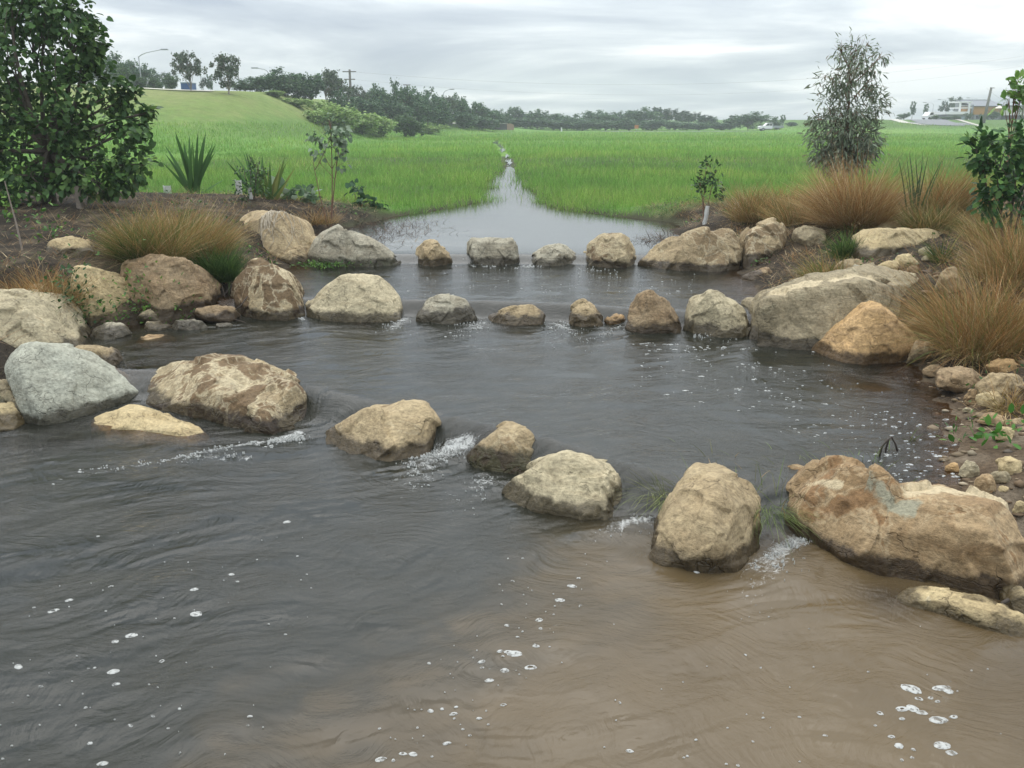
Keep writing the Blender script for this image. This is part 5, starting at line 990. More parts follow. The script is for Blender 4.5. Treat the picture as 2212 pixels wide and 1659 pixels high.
# -- foam: flecks, rings, patches and broken white water
def foam():
    r = np.random.default_rng(101); V, Fq, o = [], [], 0
    def blob(x, y, rad, hole=0.0, asp=1.0, ang=0.0, lift=.004):
        nonlocal o
        k = 10; a = np.linspace(0, 2*np.pi, k, endpoint=False); rr = rad*(1+.28*r.normal(size=k).cumsum()*.25).clip(.5, 1.5)
        px, py = rr*np.cos(a)*asp, rr*np.sin(a); ox, oy = px*math.cos(ang)-py*math.sin(ang), px*math.sin(ang)+py*math.cos(ang)
        X = np.concatenate([x+ox*.0 if hole == 0 else x+ox*hole, x+ox*.72, x+ox]); Yy = np.concatenate([y+oy*.0 if hole == 0 else y+oy*hole, y+oy*.72, y+oy])
        Z = water_z(X, Yy) + np.concatenate([np.full(k, lift*(1.6 if hole == 0 else 1.0)), np.full(k, lift*1.5), np.full(k, .001)])
        V.append(np.stack([X, Yy, Z], -1)); i = np.arange(k); j = (i+1) % k
        Fq.append(np.concatenate([np.stack([o+i, o+k+i, o+k+j, o+j], -1), np.stack([o+k+i, o+2*k+i, o+2*k+j, o+k+j], -1)])); o += 3*k
    def pxblob(u, v, s, z=0.0, hole=None, asp=None):
        q = at(u, v, z); 
        if ground(q[0], q[1]) > level(q[0], q[1]) + .0: return
        rad = .72*s/F*np.linalg.norm(q-np.array([0, 0, CAM_H]))
        blob(q[0], q[1], rad, (r.uniform(.25, .55) if r.uniform() < .35 else 0) if hole is None else hole, r.uniform(1, 1.9) if asp is None else asp, r.normal(0, .3))
    # calm right side of the middle pool: rafts of small flecks
    for i in range(300):
        t = r.uniform(); u = 1380 + 660*t + r.normal(0, 30); v = 745 + 270*t**1.3 + r.normal(0, 50); v = max(v, 742+40*t)
        pxblob(u, v, abs(r.normal(0, 1.3))+.8, LV[1], asp=r.uniform(1.3, 3.0))
    for i in range(60): pxblob(r.uniform(1900, 2100), r.uniform(900, 1090), abs(r.normal(0, 2.4))+1.5, LV[1], asp=r.uniform(1, 2.4))
    # downstream pool
    for u, v, s in ((420, 1275, 8), (425, 1325, 12), (115, 1322, 9), (285, 1374, 9), (250, 1387, 7), (350, 1430, 7), (245, 1452, 11), (250, 1480, 9), (40, 1442, 9), (205, 1445, 3), (150, 1298, 7), (620, 1128, 7), (240, 1268, 5), (88, 1485, 4), (222, 1652, 9), (195, 1607, 5), (540, 1548, 4), (580, 1350, 4), (5, 1640, 4),
                    (1235, 1266, 9), (1210, 1295, 9), (1165, 1340, 8), (1168, 1360, 5), (1118, 1378, 4), (1158, 1398, 7), (1098, 1410, 14), (1080, 1408, 9), (1112, 1412, 12), (1040, 1430, 7), (1090, 1448, 10), (1145, 1442, 10), (1057, 1470, 9), (1122, 1458, 3), (1087, 1525, 7), (930, 1537, 9), (980, 1543, 7), (985, 1528, 4), (955, 1532, 4), (1035, 1553, 6), (965, 1608, 9), (822, 1642, 13), (870, 1630, 8), (893, 1630, 8), (850, 1645, 5), (1015, 1590, 4), (1000, 1575, 4), (1360, 1622, 7), (1505, 1238, 7), (1250, 1250, 4)):
        pxblob(u, v, s, 0)
    for u, v, s in ((1970, 1530, 16), (1985, 1510, 7), (1948, 1533, 11), (1992, 1540, 10), (1968, 1488, 14), (2035, 1487, 13), (2050, 1495, 9), (1900, 1545, 10), (2028, 1558, 16), (2060, 1550, 7), (1948, 1556, 6), (1925, 1594, 8), (1942, 1614, 11), (2035, 1612, 14), (2055, 1630, 13), (1972, 1622, 5), (1947, 1645, 6), (1970, 1640, 4), (2010, 1508, 6), (2025, 1516, 4), (1890, 1570, 4)):
        pxblob(u, v, s, 0, hole=0 if s > 12 else None)
    for i in range(80): pxblob(r.uniform(0, 700), r.uniform(1150, 1655), abs(r.normal(0, 1.3))+.8, 0)
    for i in range(70):
        t = r.uniform(); pxblob(850+400*t+r.normal(0, 60), 1650-430*t+r.normal(0, 60), abs(r.normal(0, 1.5))+.9, 0)
    for i in range(35): pxblob(r.uniform(1300, 2200), r.uniform(1330, 1655), abs(r.normal(0, 1.4))+.9, 0)
    # broken water below each spill: streaks of fine bubbles
    def streak(pts, n, wv, s, z):
        pts = np.array(pts, float); seg = np.linspace(0, 1, len(pts))
        for i in range(int(n*.55)):
            t = r.uniform()**1.15; u, v = np.interp(t, seg, pts[:, 0]), np.interp(t, seg, pts[:, 1])
            u += r.normal(0, wv*1.8); v += r.normal(0, wv*(.45+t*.9)); q = at(u, v, z)
            if fbm(q[0]*7, q[1]*7, 3.3, 3) < -.25+.55*t: continue
            rad = abs(r.normal(0, s))*.40+s*.24
            blob(q[0], q[1], rad/F*q[1], 0, r.uniform(1, 2.2), r.uniform(-.6, .6), lift=.004+.018*(1-t)*r.uniform())
    streak([(650, 945), (590, 952), (520, 965), (430, 978), (330, 1000), (200, 1022), (110, 1040)], 900, 4, 2.3, 0)
    streak([(648, 938), (620, 950), (560, 955)], 500, 5, 2.2, .02)
    streak([(520, 985), (440, 985), (380, 1000)], 160, 7, 1.8, 0)
    streak([(1010, 985), (960, 980), (920, 990), (890, 1010), (880, 1050), (900, 1075)], 700, 7, 2.0, 0)
    streak([(930, 985), (915, 1020), (890, 1060)], 260, 14, 1.6, 0)
    streak([(1060, 1040), (1030, 1060), (990, 1100)], 140, 16, 1.5, 0)
    streak([(1390, 1120), (1350, 1132), (1320, 1150), (1300, 1165)], 420, 7, 2.0, 0)
    streak([(1450, 1130), (1400, 1140), (1350, 1150)], 150, 10, 1.6, 0)
    streak([(1725, 1170), (1690, 1185), (1660, 1210), (1640, 1235)], 620, 9, 2.1, 0)
    streak([(1690, 1215), (1650, 1245), (1620, 1300), (1625, 1320)], 170, 14, 1.8, 0)
    streak([(1820, 1212), (1850, 1222), (1880, 1232)], 90, 2.5, 1.8, 0)
    streak([(1160, 578), (1080, 576), (990, 574)], 380, 3, 1.5, LV[2])
    streak([(1260, 585), (1330, 590), (1200, 600)], 160, 9, 1.2, LV[2])
    streak([(655, 690), (650, 686), (645, 684)], 60, 2, 1.8, LV[1])
    streak([(870, 695), (850, 705), (830, 715)], 170, 6, 1.4, LV[1])
    streak([(1040, 700), (1000, 712), (990, 725)], 240, 10, 1.4, LV[1])
    streak([(1200, 700), (1230, 715), (1240, 735)], 240, 10, 1.4, LV[1])
    streak([(1330, 712), (1290, 720), (1260, 735)], 200, 9, 1.4, LV[1])
    streak([(1500, 730), (1550, 728), (1600, 735)], 100, 5, 1.2, LV[1])
    for i in range(120): pxblob(r.uniform(850, 1500), r.uniform(590, 640), abs(r.normal(0, .9))+.5, LV[2], hole=0)
    m = bpy.data.materials.new('foam'); m.use_nodes = True; nt = m.node_tree; b = nt.nodes['Principled BSDF']
    tc = N(nt, 'ShaderNodeTexCoord'); n1 = N(nt, 'ShaderNodeTexNoise', i_Scale=46.0, i_Detail=3.0); L(nt, tc.outputs['Object'], n1.inputs['Vector'])
    b.inputs['Base Color'].default_value = (.44, .44, .41, 1); b.inputs['Roughness'].default_value = .6
    L(nt, ramp(nt, n1.outputs[0], [(.36, (.22,)*3), (.56, (.85,)*3)]).outputs[0], b.inputs['Alpha'])
    tag(link('foam', np_mesh('foam', np.concatenate(V), [np.concatenate(Fq)], None, True), None, m), 'white foam flecks and broken water drifting below the spills', 'foam', kind='stuff')
foam()
# ------------------------------------------------------------------ the far side: trees, bushes, road, buildings
FARG = [(.040, .095, .044), (.062, .13, .054), (.095, .165, .068), (.135, .20, .09)]
GUMG = [(.065, .100, .058), (.095, .130, .075), (.125, .16, .095), (.085, .075, .050)]
LIME = [(.20, .31, .085), (.26, .37, .11), (.31, .40, .14)]
PINE = [(.030, .058, .034), (.045, .075, .045)]
def tree_kind(seed, lobes, nleaf, size, cols, trunk_h, wood=M_bark, shell=.45, kind='tuft', droop=.2, fork=3):
    """unit tree: height 1, half-width about .5; returns (crown mesh, trunk mesh)"""
    r = np.random.default_rng(seed); sp = []
    tot = sum(a[3]**2 for a in lobes)
    for (x, y, z, rad) in lobes: sp.append((np.array([x, y, z]), (rad, rad, rad*.82), int(nleaf*rad*rad/tot)))
    cm = crown_mesh(r, sp, kind, size, cols, [4, 3, 2, 1][:len(cols)], droop, 1.0, shell)
    mb = MB(); q = curve((0, 0, -.25), (0, 0, max(trunk_h, .5)), .03, r, 7); mb.tube([tuple(p) for p in q], list(np.linspace(.026, .012, 7)), 7)
    for c, rad, n in sp: b = curve(q[int(r.integers(3, 7))], c, .15, r, 5); mb.tube([tuple(p) for p in b], list(np.linspace(.010, .003, 5)), 5)
    return cm, mb.mesh('trunk', True)
def round_lobes(seed, n, zc, rx, rz, lo, hi):
    r = np.random.default_rng(seed); d = r.normal(size=(n, 3)); d /= np.linalg.norm(d, axis=1)[:, None]; q = r.uniform(.35, 1, n)[:, None]
    p = d*q*np.array([rx, rx, rz]) + np.array([0, 0, zc]); return [(*a, r.uniform(lo, hi)) for a in p]
KIND = {
 'round': [tree_kind(200+i, round_lobes(210+i, 24, .50, .42, .40, .10, .20), 3600, .052, FARG, .45) for i in range(3)],
 'bush': [tree_kind(220+i, round_lobes(230+i, 13, .42, .36, .30, .14, .24), 2200, .065, LIME, .3) for i in range(2)],
 'green': [tree_kind(240+i, round_lobes(250+i, 13, .48, .36, .34, .12, .22), 2400, .055, [(.045, .095, .030), (.065, .125, .036), (.095, .16, .05)], .35) for i in range(2)],
 'gum': [tree_kind(260+i, round_lobes(270+i, 22, .62, .38, .34, .08, .15), 2300, .042, GUMG, .6, M_palebark, .3, 'tuft', .6) for i in range(2)],
 'pine': [tree_kind(280+i, round_lobes(290+i, 16, .64, .42, .30, .08, .15), 1900, .045, PINE, .75, M_palebark, .3) for i in range(2)],
 'tall': [tree_kind(300+i, [(.16*math.sin(k*2.4), .16*math.cos(k*2.4), .38+.058*k, .13-.005*k) for k in range(11)], 1500, .05, FARG, .8, M_palebark, .3) for i in range(1)],
}
_kc = {}; WF = 1.0
def far_tree(kind, u, vt, wpx, Y, label, cat='tree', group=None, vb=None):
    p = at_d(u, vt, Y); zb = gz(p[0], Y) if vb is None else at_d(u, vb, Y)[2]
    H = max(p[2]-zb, .8); Wd = wpx/F*Y
    i = _kc.get(kind, 0); _kc[kind] = i+1; cm, tm = KIND[kind][i % len(KIND[kind])]
    r = random.Random(int(u*7+vt)); e = empty('bush' if cat == 'bush' else 'tree', (p[0], Y, zb-.05), label, cat, group, r.uniform(0, 6.28), (Wd*WF, Wd*WF, H*1.02))
    for nm, me in (('trunk', tm), ('crown', cm)):
        o = bpy.data.objects.new(nm, me); COL.objects.link(o); o.parent = e
        if not me.materials: me.materials.append(M_leaf if nm == 'crown' else M_bark)
    return e
for k in KIND:
    for cm, tm in KIND[k]:
        cm.materials.append(M_leaf); tm.materials.append(M_palebark if k in ('gum', 'pine', 'tall') else M_bark)
far_tree('gum', 405, 107, 76, 97, 'open-crowned young gum tree by the path, nearer the blue container on the hill', vb=212)
far_tree('gum', 486, 106, 84, 95, 'fuller young gum tree beside the hill path, right of the one near the container', vb=216)
g = 'trees along the top of the mown hill'
for u, vt, w_, Y in ((175, 105, 70, 128), (240, 112, 66, 130), (275, 122, 54, 132), (305, 135, 46, 134), (338, 148, 40, 136), (362, 152, 34, 138), (205, 100, 60, 135)):
    far_tree('round', u, vt, w_, Y, 'dark green tree in the row behind the mown hill, left of the two gums', group=g)
for u, vt, w_, Y, s in ((300, 160, 46, 112, 'bright green bush at the hilltop below the curved lamp'), (330, 164, 36, 113, 'second bright green bush at the hilltop, just right of the curved lamp'), (368, 156, 36, 114, 'bright green bush left of the blue container on the hill'), (262, 135, 56, 110, 'bright green bush at the hilltop nearest the big left tree')):
    far_tree('green', u, vt, w_, Y, s, 'bush')
far_tree('pine', 437, 165, 26, 140, 'thin small tree seen between the two hill gums')
far_tree('tall', 452, 160, 24, 145, 'slender pale-trunked tree behind the fuller gum on the hill')
WF = 1.35
g = 'trees along the road embankment'
for i, (u, vt, w_, Y, k) in enumerate(((528, 170, 50, 112, 'round'), (552, 162, 50, 118, 'round'), (580, 153, 56, 113, 'round'), (612, 146, 70, 112, 'round'), (640, 152, 60, 116, 'round'), (668, 156, 56, 116, 'round'), (700, 146, 62, 120, 'gum'), (728, 160, 54, 122, 'gum'),
        (738, 192, 50, 116, 'round'), (772, 182, 40, 136, 'gum'), (800, 184, 56, 138, 'round'), (826, 178, 40, 140, 'round'), (848, 170, 38, 142, 'round'), (872, 178, 44, 146, 'round'),
        (898, 184, 44, 150, 'round'), (922, 190, 46, 155, 'round'), (948, 196, 46, 160, 'round'), (968, 200, 40, 166, 'gum'), (990, 199, 34, 172, 'round'), (1008, 210, 40, 178, 'round'), (1030, 216, 44, 184, 'round'), (1052, 226, 44, 190, 'round'), (1076, 236, 40, 198, 'round'),
        (790, 205, 70, 132, 'round'), (840, 205, 70, 138, 'round'), (890, 212, 70, 146, 'round'), (1000, 236, 60, 170, 'round'), (1040, 246, 56, 176, 'round'), (960, 228, 50, 164, 'round'))):
    far_tree(k, u, vt, w_, Y, 'dark green tree in the thicket along the embankment left of the culvert', group=g)
for u, vt, w_, Y, s in ((678, 228, 50, 100, 'yellowish bush low on the embankment right of the spreading one'), (725, 212, 80, 104, 'tall pale green bush under the crossarm power pole'),
        (780, 222, 70, 112, 'yellow-green bush right of the power pole foot'), (815, 240, 60, 116, 'low yellow-green bush at the bottom of the embankment'), (925, 262, 60, 140, 'low bright bush beside the culvert path'), (755, 245, 60, 110, 'low green bush at the grass edge left of the rounded embankment bush'), (640, 205, 54, 106, 'bright bush halfway up the slope under the tallest embankment trees'), (590, 200, 50, 106, 'bright bush at the top of the slope left of the tallest embankment trees'), (695, 205, 50, 110, 'bright bush under the left side of the crossarm power pole')):
    far_tree('bush', u, vt, w_, Y, s, 'bush')
far_tree('green', 876, 235, 66, 124, 'rounded mid-green bush standing alone at the foot of the embankment', 'bush')
WF = 1.6
g = 'trees lining the far edge of the field'
for u, vt, w_, Y, k in ((1110, 226, 40, 232, 'round'), (1146, 234, 40, 236, 'round'), (1172, 240, 34, 236, 'round'), (1198, 242, 40, 240, 'round'), (1226, 244, 40, 240, 'round'), (1254, 246, 40, 244, 'round'), (1282, 236, 42, 246, 'round'), (1310, 236, 34, 248, 'round'), (1336, 240, 42, 250, 'round'),
        (1362, 234, 44, 250, 'round'), (1390, 230, 48, 250, 'round'), (1420, 228, 48, 254, 'pine'), (1448, 232, 44, 254, 'pine'), (1476, 236, 40, 256, 'pine'), (1500, 240, 34, 258, 'pine'), (1522, 246, 34, 258, 'pine'), (1546, 252, 34, 258, 'round'), (1110, 250, 60, 225, 'round'), (1160, 254, 60, 226, 'round'), (1210, 256, 60, 228, 'round'), (1260, 258, 60, 228, 'round'),
        (1310, 256, 60, 230, 'round'), (1360, 254, 60, 230, 'round'), (1410, 256, 60, 232, 'round'), (1460, 258, 60, 234, 'round'), (1510, 262, 56, 236, 'round'), (1560, 264, 40, 238, 'round')):
    far_tree(k, u, vt, w_, Y, 'grey-green tree in the far treeline across the field', group=g)
WF = 1.05
far_tree('round', 1618, 240, 92, 238, 'broad dome-shaped tree standing behind the white utility truck')
far_tree('round', 1670, 252, 44, 236, 'smaller round tree just right of the dome-shaped one')
far_tree('tall', 1692, 248, 22, 240, 'small pointed pine right of the white utility truck')
far_tree('round', 1710, 262, 30, 236, 'low bush on the right of the small pointed pine', 'bush')
far_tree('tall', 1974, 219, 22, 236, 'tall thin tree at the left of the far road')
far_tree('tall', 2002, 224, 18, 240, 'second tall thin tree, near the white van')
far_tree('round', 1954, 242, 30, 228, 'dark round bush left of the far road', 'bush')
far_tree('pine', 2046, 216, 26, 250, 'grey-green tree left of the flat white carport')
far_tree('gum', 2068, 207, 40, 252, 'tall open tree behind the flat white carport')
for u, vt, w_, s in ((2022, 247, 26, 'green bush beside the white van'), (2042, 250, 30, 'green bush below the white roofs'), (2064, 248, 30, 'green bush in front of the carport posts'), (2092, 240, 22, 'dark bush against the left end of the orange house'), (2148, 236, 34, 'dark bush in front of the orange house wall'), (2126, 243, 22, 'low bush at the foot of the leaning power pole')):
    far_tree('green', u, vt, w_, 222, s, 'bush')

# -- lamps, poles, wires
def lamp(label, pole_px, arm_px, Y, vb, r=.085):
    z0 = at_d(pole_px[0], vb, Y)[2]; b = at_d(pole_px[0], vb, Y); b[2] = min(z0, gz(b[0], Y)); t = at_d(pole_px[0], pole_px[1], Y)-b; a = at_d(arm_px[0], arm_px[1], Y)-b
    e = empty('street_lamp', b, label, 'street lamp'); mb = MB()
    h = t[2]; s = 1 if a[0] > 0 else -1
    mb.tube([(0, 0, -.3), (0, 0, h*.5), (0, 0, h*.92), (s*.12*abs(a[0]), 0, h*.97), (a[0]*.35, 0, h+(a[2]-h)*.25), (a[0], 0, a[2])], [r*1.2, r, r*.8, r*.7, r*.6, r*.5], 6); mb.build('pole', M_metal, e, True)
    MB().box(a[0]-(.1 if s > 0 else .8), a[0]+(.8 if s > 0 else .1), -.15, .15, a[2]-.07, a[2]+.08, .03).build('lamp_head', M_metal, e)
lamp('street lamp with a long curved arm rising behind the mown hill', (308, 116), (349, 107), 118, 200)
lamp('street lamp arm just showing right of the big left tree', (192, 82), (222, 78.5), 118, 200)
lamp('double-height street lamp between the two hill gums, upper arm', (437, 133), (429, 129), 150, 200, .06)
lamp('street lamp with a straight arm poking out left of the embankment trees', (584, 151), (556, 147), 124, 220)
lamp('street lamp in front of the embankment trees near the culvert', (959, 197), (972, 193), 168, 262)
for i, (u, v, u2, s) in enumerate(((2012, 222.5, 2000, 'far street lamp nearest the white van'), (2042, 216, 2032, 'far street lamp left of the open tree by the carport'), (2064, 213, 2052, 'far street lamp over the flat white carport'), (2106, 212.5, 2094, 'far street lamp above the left end of the orange house'))):
    lamp(s, (u, v), (u2, v-1), 262, 262, .05)
POLES = {}
def power_pole(label, u, vt, vb, Y, arms, lean=0.0, r=.14):
    b = at_d(u, vb, Y); b[2] = min(b[2], gz(b[0], Y)); t = at_d(u, vt, Y)-b; e = empty('power_pole', b, label, 'power pole')
    MB().tube([(0, 0, -.4), (lean*.5, 0, t[2]*.5), (lean, 0, t[2])], [r*1.15, r, r*.8], 8).build('pole', M_pole, e, True)
    for v, hw in arms:
        z = (at_d(u, v, Y)-b)[2]; MB().box(lean-hw, lean+hw, -r-.14, -r-.02, z-.07, z+.07).build('crossarm', M_pole, e)
    POLES[label] = b + np.array([lean, 0, t[2]])
power_pole('timber power pole with two crossarms above the embankment trees', 759, 150, 230, 138, [(155, 1.0), (171.5, .8)], r=.20)
power_pole('top of a small power pole with one crossarm in the embankment trees', 881, 183, 240, 158, [(183.5, .6)])
power_pole('slim pale pole standing at the right end of the embankment trees', 1097, 240, 278, 215, [], r=.09)
power_pole('leaning timber power pole in front of the orange house', 2125, 189, 262, 205, [(190, .5)], lean=.6, r=.32)
power_pole('power pole at the right edge behind the light green sapling', 2206, 112, 262, 150, [(140, .9)], r=.14)
power_pole('thin dark pole behind the fuller hill gum', 519, 141, 212, 130, [], r=.05)
power_pole('far chimney-like post between the treeline and the dome-shaped tree', 1576, 250, 280, 250, [], r=.25)
def wire(label, a, b, sag, r=.018):
    a, b = np.array(a), np.array(b); t = np.linspace(0, 1, 40)[:, None]; p = a*(1-t)+b*t; p[:, 2] -= (4*sag*t*(1-t))[:, 0]
    o = MB().tube([tuple(q-a) for q in p], r, 5).build('power_line', M_pole); o.location = a; tag(o, label, 'power line')
wire('upper power line sagging across the sky from the crossarm pole to the right edge', at_d(763, 155, 138), at_d(2206, 122, 150), 2.9, .008)
wire('lower power line crossing the sky below the upper one', at_d(761, 171, 138), at_d(2206, 143, 150), 3.2, .006)
wire('short line running from the leaning pole down to the orange house', at_d(2131, 190, 205), at_d(2190, 222, 228), .6, .015)

# -- path, road, culvert on the far side
def strip(name, cl, width, mat, lift, kind='structure', dens=26):
    cl = np.array(cl, float); t = np.linspace(0, len(cl)-1, dens); x = np.interp(t, range(len(cl)), cl[:, 0]); y = np.interp(t, range(len(cl)), cl[:, 1])
    dx, dy = np.gradient(x), np.gradient(y); l = np.hypot(dx, dy); nx, ny = -dy/l, dx/l; W = np.linspace(-.5, .5, 5)[None]*width
    X = x[:, None]+nx[:, None]*W; Yy = y[:, None]+ny[:, None]*W; Z = ground(X, Yy)+lift
    return tag(link(name, np_mesh(name, np.stack([X, Yy, Z], -1).reshape(-1, 3), [grid_faces(*X.shape)], None, True), None, mat), kind=kind)
M_asph = simple('asphalt', (.16, .16, .165), .9, scale=2.0); M_pathc = simple('pale_path_concrete', (.46, .43, .37), .9, scale=1.0)
strip('path', [(-75, 102), (-42, 97.5), (-31, 97)], 1.6, M_pathc, .10)
strip('road', [(20, 208), (50, 207), (80, 204), (100, 202)], 7.0, M_asph, .05)
def pxl(u, v, z): q = at(u, v, z); return q[0], q[1]
strip('side_road', [(92, 196), (95.5, 210), (103, 232), (110, 255)], 8.0, M_asph, .09)
strip('footpath', [(85.5, 192), (87, 205), (93, 228), (98, 250)], 2.2, M_pathc, .11)
strip('footpath', [(98.5, 194), (102, 208), (109, 230), (116, 252)], 1.0, M_pathc, .12)
strip('path', [(-9, 188), (-12, 176), (-18, 158)], 2.5, M_conc, .12)
def culvert():
    a = at_d(1015, 282, 186); e = empty('culvert', (-5.0, 184, gz(-5, 184)), 'dark low culvert wall at the far end of the channel', 'culvert')
    MB().box(-4.2, 4.0, 0, .5, -.2, 1.0, .03).build('wall', M_dark, e); MB().box(-4.4, 4.1, -.1, .6, 1.003, 1.14, .02).build('coping', M_conc, e)
    MB().prism([(4.003, -.2), (5.4, -.2), (5.4, .75), (4.7, 1.05), (4.003, 1.0)], -.05, .7).build('headwall', simple('pinkish_stone', (.30, .20, .15), .9), e)
culvert()
def small_sign(label, cat, u, v, Y, wd, h, col, post):
    p = at_d(u, v, Y); z = gz(p[0], Y); e = empty('marker_sign' if cat == 'sign' else 'marker_post', (p[0], Y, z), label, cat)
    if post: MB().box(-.05, .05, .03, .09, -.2, post).build('post', M_metal, e)
    MB().box(-wd/2, wd/2, -.03, .025, post, post+h, .01).build('board' if cat == 'sign' else 'post', simple('paint_'+cat, col, .6), e)
small_sign('small orange roadwork sign in front of the far treeline', 'sign', 1375, 276, 214, .9, .8, (.40, .14, .04), .6)
small_sign('small white marker post at the far edge of the field', 'post', 1213, 280, 206, .3, .9, (.7, .7, .68), 0)
small_sign('thin white marker post near the culvert wall', 'post', 1071, 277, 192, .16, 1.0, (.7, .7, .68), 0)
def container():
    p = at_d(401, 197, 112); e = empty('shipping_container', (p[0], 112, gz(p[0], 112)), 'blue container half hidden behind the crest of the mown hill', 'container')
    m = MB(); bl = simple('blue_paint', (.03, .085, .24), .5); W_, H = .58, max(.8, at_d(401, 186, 112)[2]-gz(p[0], 112))
    m.box(-W_*.9, W_*.9, 0, 2.4, 0, H, .02)
    m.build('body', bl, e); r_ = MB()
    for i in range(4): r_.box(-W_*.75+i*.22, -W_*.75+i*.22+.1, -.04, -.003, .1, H-.1)
    r_.build('corrugation', bl, e); MB().box(-W_*.95, W_*.95, -.05, 2.45, H+.003, H+.12).build('roof', simple('pale_blue', (.20, .26, .34), .5), e)
container()
def utility_truck():
    p = at_d(1663, 283, 206); e = empty('utility_truck', (p[0], 206, gz(p[0], 206)+.04), 'white flat-tray utility truck driving left along the far road', 'truck'); k = 1.0
    b = MB(); b.prism([(-2.6, .5), (-2.62, .95), (-2.3, 1.08), (-1.45, 1.15), (-.85, 1.72), (.15, 1.75), (.28, 1.1), (.28, .5)], -.88, .88); b.build('cab', M_white, e)
    g_ = MB(); g_.prism([(-1.25, 1.17), (-.80, 1.63), (-.42, 1.65), (-.42, 1.17)], -.89, .89); g_.prism([(-.34, 1.17), (-.34, 1.65), (.08, 1.66), (.16, 1.17)], -.892, .892); g_.build('side_window', M_glass, e)
    t = MB(); t.box(.36, 2.7, -.92, .92, .72, .86); t.box(.36, 2.7, -.95, -.90, .863, 1.15); t.box(.36, 2.7, .90, .95, .863, 1.15); t.box(2.70, 2.75, -.95, .95, .72, 1.15); t.build('tray', M_metal, e)
    t = MB(); t.box(.36, .42, -.9, -.84, .863, 1.8); t.box(.36, .42, .84, .9, .863, 1.8); t.box(.36, .42, -.9, .9, 1.803, 1.87); t.build('headboard', M_metal, e)
    t = MB(); t.box(2.6, 2.66, -.9, -.84, 1.15, 1.75); t.box(2.6, 2.66, .84, .9, 1.15, 1.75); t.box(2.6, 2.66, -.9, .9, 1.753, 1.8); t.build('rear_rack', M_metal, e)
    MB().box(-2.3, 2.5, -.45, .45, .38, .50).build('chassis', M_tyre, e)
    for x in (-1.75, 1.55):
        for y in (-.80, .80): w_ = MB().tube([(x, y-.12, .36), (x, y+.12, .36)], .36, 16).build('wheel', M_tyre, e, False); MB().tube([(x, y-.125, .36), (x, y+.125, .36)], .19, 12).build('rim', M_metal, w_)
    MB().box(-2.66, -2.625, -.75, -.45, .72, .88).build('headlight', M_glass, e); MB().box(-2.66, -2.625, .45, .75, .72, .88).build('headlight', M_glass, e)
utility_truck()
def van():
    p = at_d(2008, 264, 238); e = empty('van', (p[0], 238, gz(p[0], 238)+.08), 'white van parked at the top of the far side road', 'van', rz=.5)
    b = MB(); b.prism([(-2.2, .35), (-2.2, .95), (-1.7, 1.1), (-1.2, 1.85), (2.1, 1.9), (2.2, .35)], -.9, .9); b.build('body', M_white, e)
    g_ = MB(); g_.prism([(-1.5, 1.12), (-1.1, 1.7), (-.3, 1.7), (-.3, 1.12)], -.91, .91); g_.box(-.2, 1.9, -.912, .912, 1.15, 1.68); g_.build('side_window', M_glass, e)
    MB().box(2.19, 2.215, -.75, .75, 1.1, 1.7).build('rear_window', M_glass, e)
    for x in (-1.4, 1.4):
        for y in (-.82, .82): MB().tube([(x, y-.12, .33), (x, y+.12, .33)], .33, 14).build('wheel', M_tyre, e)
van()

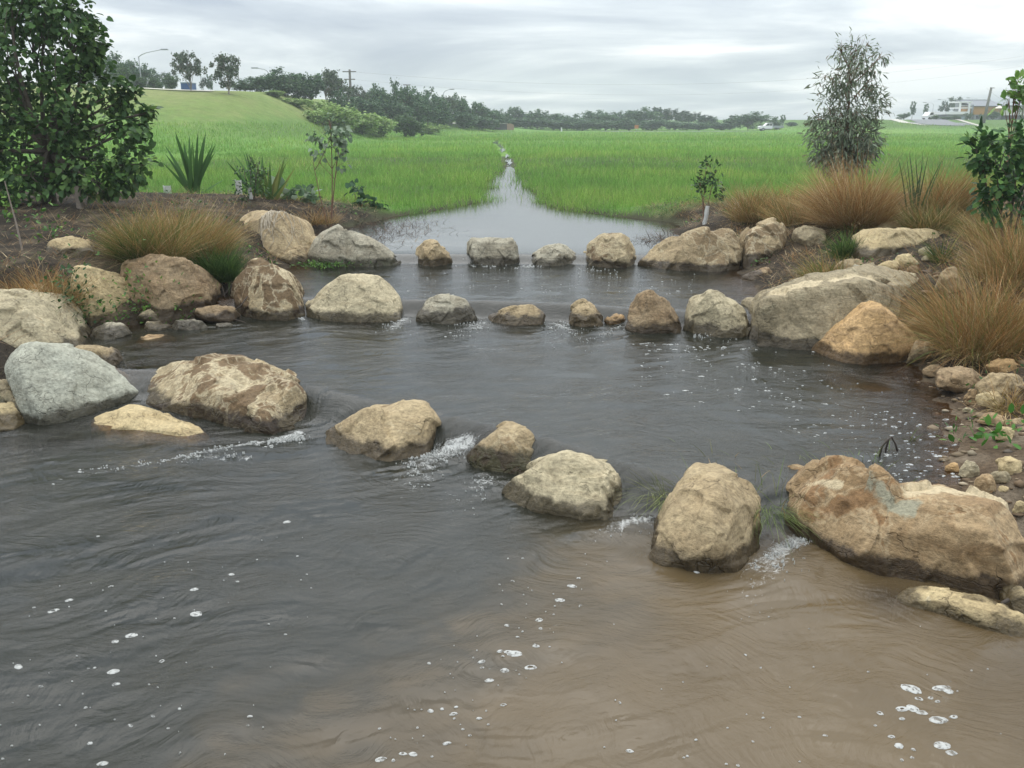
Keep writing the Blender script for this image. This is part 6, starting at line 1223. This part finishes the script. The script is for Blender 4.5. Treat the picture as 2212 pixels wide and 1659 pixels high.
# -- houses on the rise at the right
def PX(u, Y): return (u-1106)/F*Y*1.0
def hbox(mb, u0, u1, v0, v1, Y, dep, zo, x0):
    a = at_d(u0, v1, Y); b = at_d(u1, v0, Y); mb.box(a[0]-x0, b[0]-x0, Y-230, Y-230+dep, a[2]-zo, b[2]-zo); return mb
def houses():
    Y = 230; x0 = at_d(2135, 258, Y)[0]; z0 = gz(x0, Y); orange = simple('orange_render', (.42, .21, .055), .8); roofm = simple('dark_metal_roof', (.12, .125, .14), .5); lightm = simple('cream_cladding', (.58, .55, .50), .7); greym = simple('grey_render', (.24, .25, .26), .8)
    e = empty('house', (x0, Y, z0), 'orange-walled house with a dark sloping metal roof', 'house')
    hbox(MB(), 2102, 2168, 230, 247.5, Y, 9, z0, x0).build('wall', orange, e); hbox(MB(), 2102, 2200, 247.8, 262, Y+.2, 9, z0, x0).build('lower_wall', greym, e)
    a = at_d(2100, 230, Y); b = at_d(2170, 216.5, Y+7); r_ = MB(); r_.prism([(a[2]-z0+.01, 0), (a[2]-z0+.15, 0)], 0, 0) if False else None
    rf = MB(); xa, xb = a[0]-x0, at_d(2170, 230, Y)[0]-x0; za, zt = a[2]-z0+.01, at_d(2135, 216.5, Y)[2]-z0
    v = [rf.bm.verts.new(c) for c in ((xa, -.4, za), (xb, -.4, za), (xb, 7, zt), (xa, 7, zt), (xa, -.4, za+.14), (xb, -.4, za+.14), (xb, 7, zt+.14), (xa, 7, zt+.14))]
    for f in ((0, 1, 2, 3), (4, 5, 6, 7), (0, 1, 5, 4), (1, 2, 6, 5), (2, 3, 7, 6), (3, 0, 4, 7)): rf.bm.faces.new([v[i] for i in f])
    rf.build('roof', roofm, e); MB().box(xa, xb, 7.05, 8.9, .2, zt+.3).build('rear_wall', greym, e)
    for u in (2108, 2140): hbox(MB(), u, u+9, 250, 257, Y+.17, .03, z0, x0).build('window', M_glass, e)
    hbox(MB(), 2096, 2104, 226, 258, Y-.4, .35, z0, x0).build('gutter_post', greym, e)
    x0 = at_d(2190, 258, Y)[0]; e = empty('house', (x0, Y, z0), 'cream-clad house at the right edge beside the orange one', 'house')
    hbox(MB(), 2169, 2225, 230.5, 249, Y-1.5, 9, z0, x0).build('wall', lightm, e); hbox(MB(), 2168, 2226, 249.3, 262, Y-1.2, 8, z0, x0).build('undercroft', M_dark, e)
    hbox(MB(), 2166, 2228, 227.5, 230.2, Y-1.9, 10, z0, x0).build('roof', roofm, e); hbox(MB(), 2200, 2204, 233, 249, Y-1.56, .05, z0, x0).build('window', M_glass, e)
    x0 = at_d(2086, 258, Y)[0]; e = empty('carport', (x0, Y, z0), 'flat white carport on posts left of the orange house', 'carport')
    hbox(MB(), 2071, 2101, 219, 221.5, Y-1, 5, z0, x0).build('roof', M_white, e); hbox(MB(), 2071, 2101, 232, 234, Y-1, 5, z0, x0).build('deck', M_white, e)
    for u in (2072, 2092): hbox(MB(), u, u+1.2, 221.6, 262, Y-.9, .14, z0, x0).build('post', M_white, e)
    hbox(MB(), 2072, 2100, 228, 229, Y-.98, .05, z0, x0).build('railing', M_white, e)
    x0 = at_d(2065, 258, Y)[0]; e = empty('shed', (x0, Y, z0), 'low white-roofed shed at the left end of the houses', 'shed')
    hbox(MB(), 2044, 2088, 247.4, 262, Y-2, 5, z0, x0).build('wall', greym, e); hbox(MB(), 2041, 2090, 241, 247, Y-2.4, 6, z0, x0).build('roof', M_white, e); hbox(MB(), 2076, 2086, 252, 262, Y-2.04, .03, z0, x0).build('door', simple('pale_blue_door', (.30, .36, .42), .6), e)
    p = at_d(2155, 258, Y-4); e = empty('patio_umbrella', (p[0], Y-4, z0), 'cream patio umbrella in front of the orange house', 'umbrella')
    h = at_d(2155, 228, Y-4)[2]-z0; MB().tube([(0, 0, 0), (0, 0, h)], .05, 6).build('pole', M_metal, e)
    MB().tube([(0, 0, h-.65), (0, 0, h-.6), (0, 0, h)], [1.15, 1.1, .04], 8).build('canopy', simple('cream_canvas', (.66, .60, .48), .8), e)
houses()

# ------------------------------------------------------------------ the damp air
def haze():
    me = MB().box(-460, 460, -30, 540, -4, 24).mesh('haze'); m = bpy.data.materials.new('haze_air'); m.use_nodes = True; nt = m.node_tree; nt.nodes.clear()
    o = N(nt, 'ShaderNodeOutputMaterial'); v = N(nt, 'ShaderNodeVolumePrincipled'); v.inputs['Color'].default_value = (.86, .92, .95, 1); v.inputs['Density'].default_value = HAZE; v.inputs['Anisotropy'].default_value = .3
    L(nt, v.outputs[0], o.inputs['Volume']); tag(link('haze', me, None, m), kind='stuff')
HAZE = 0.00075
haze()
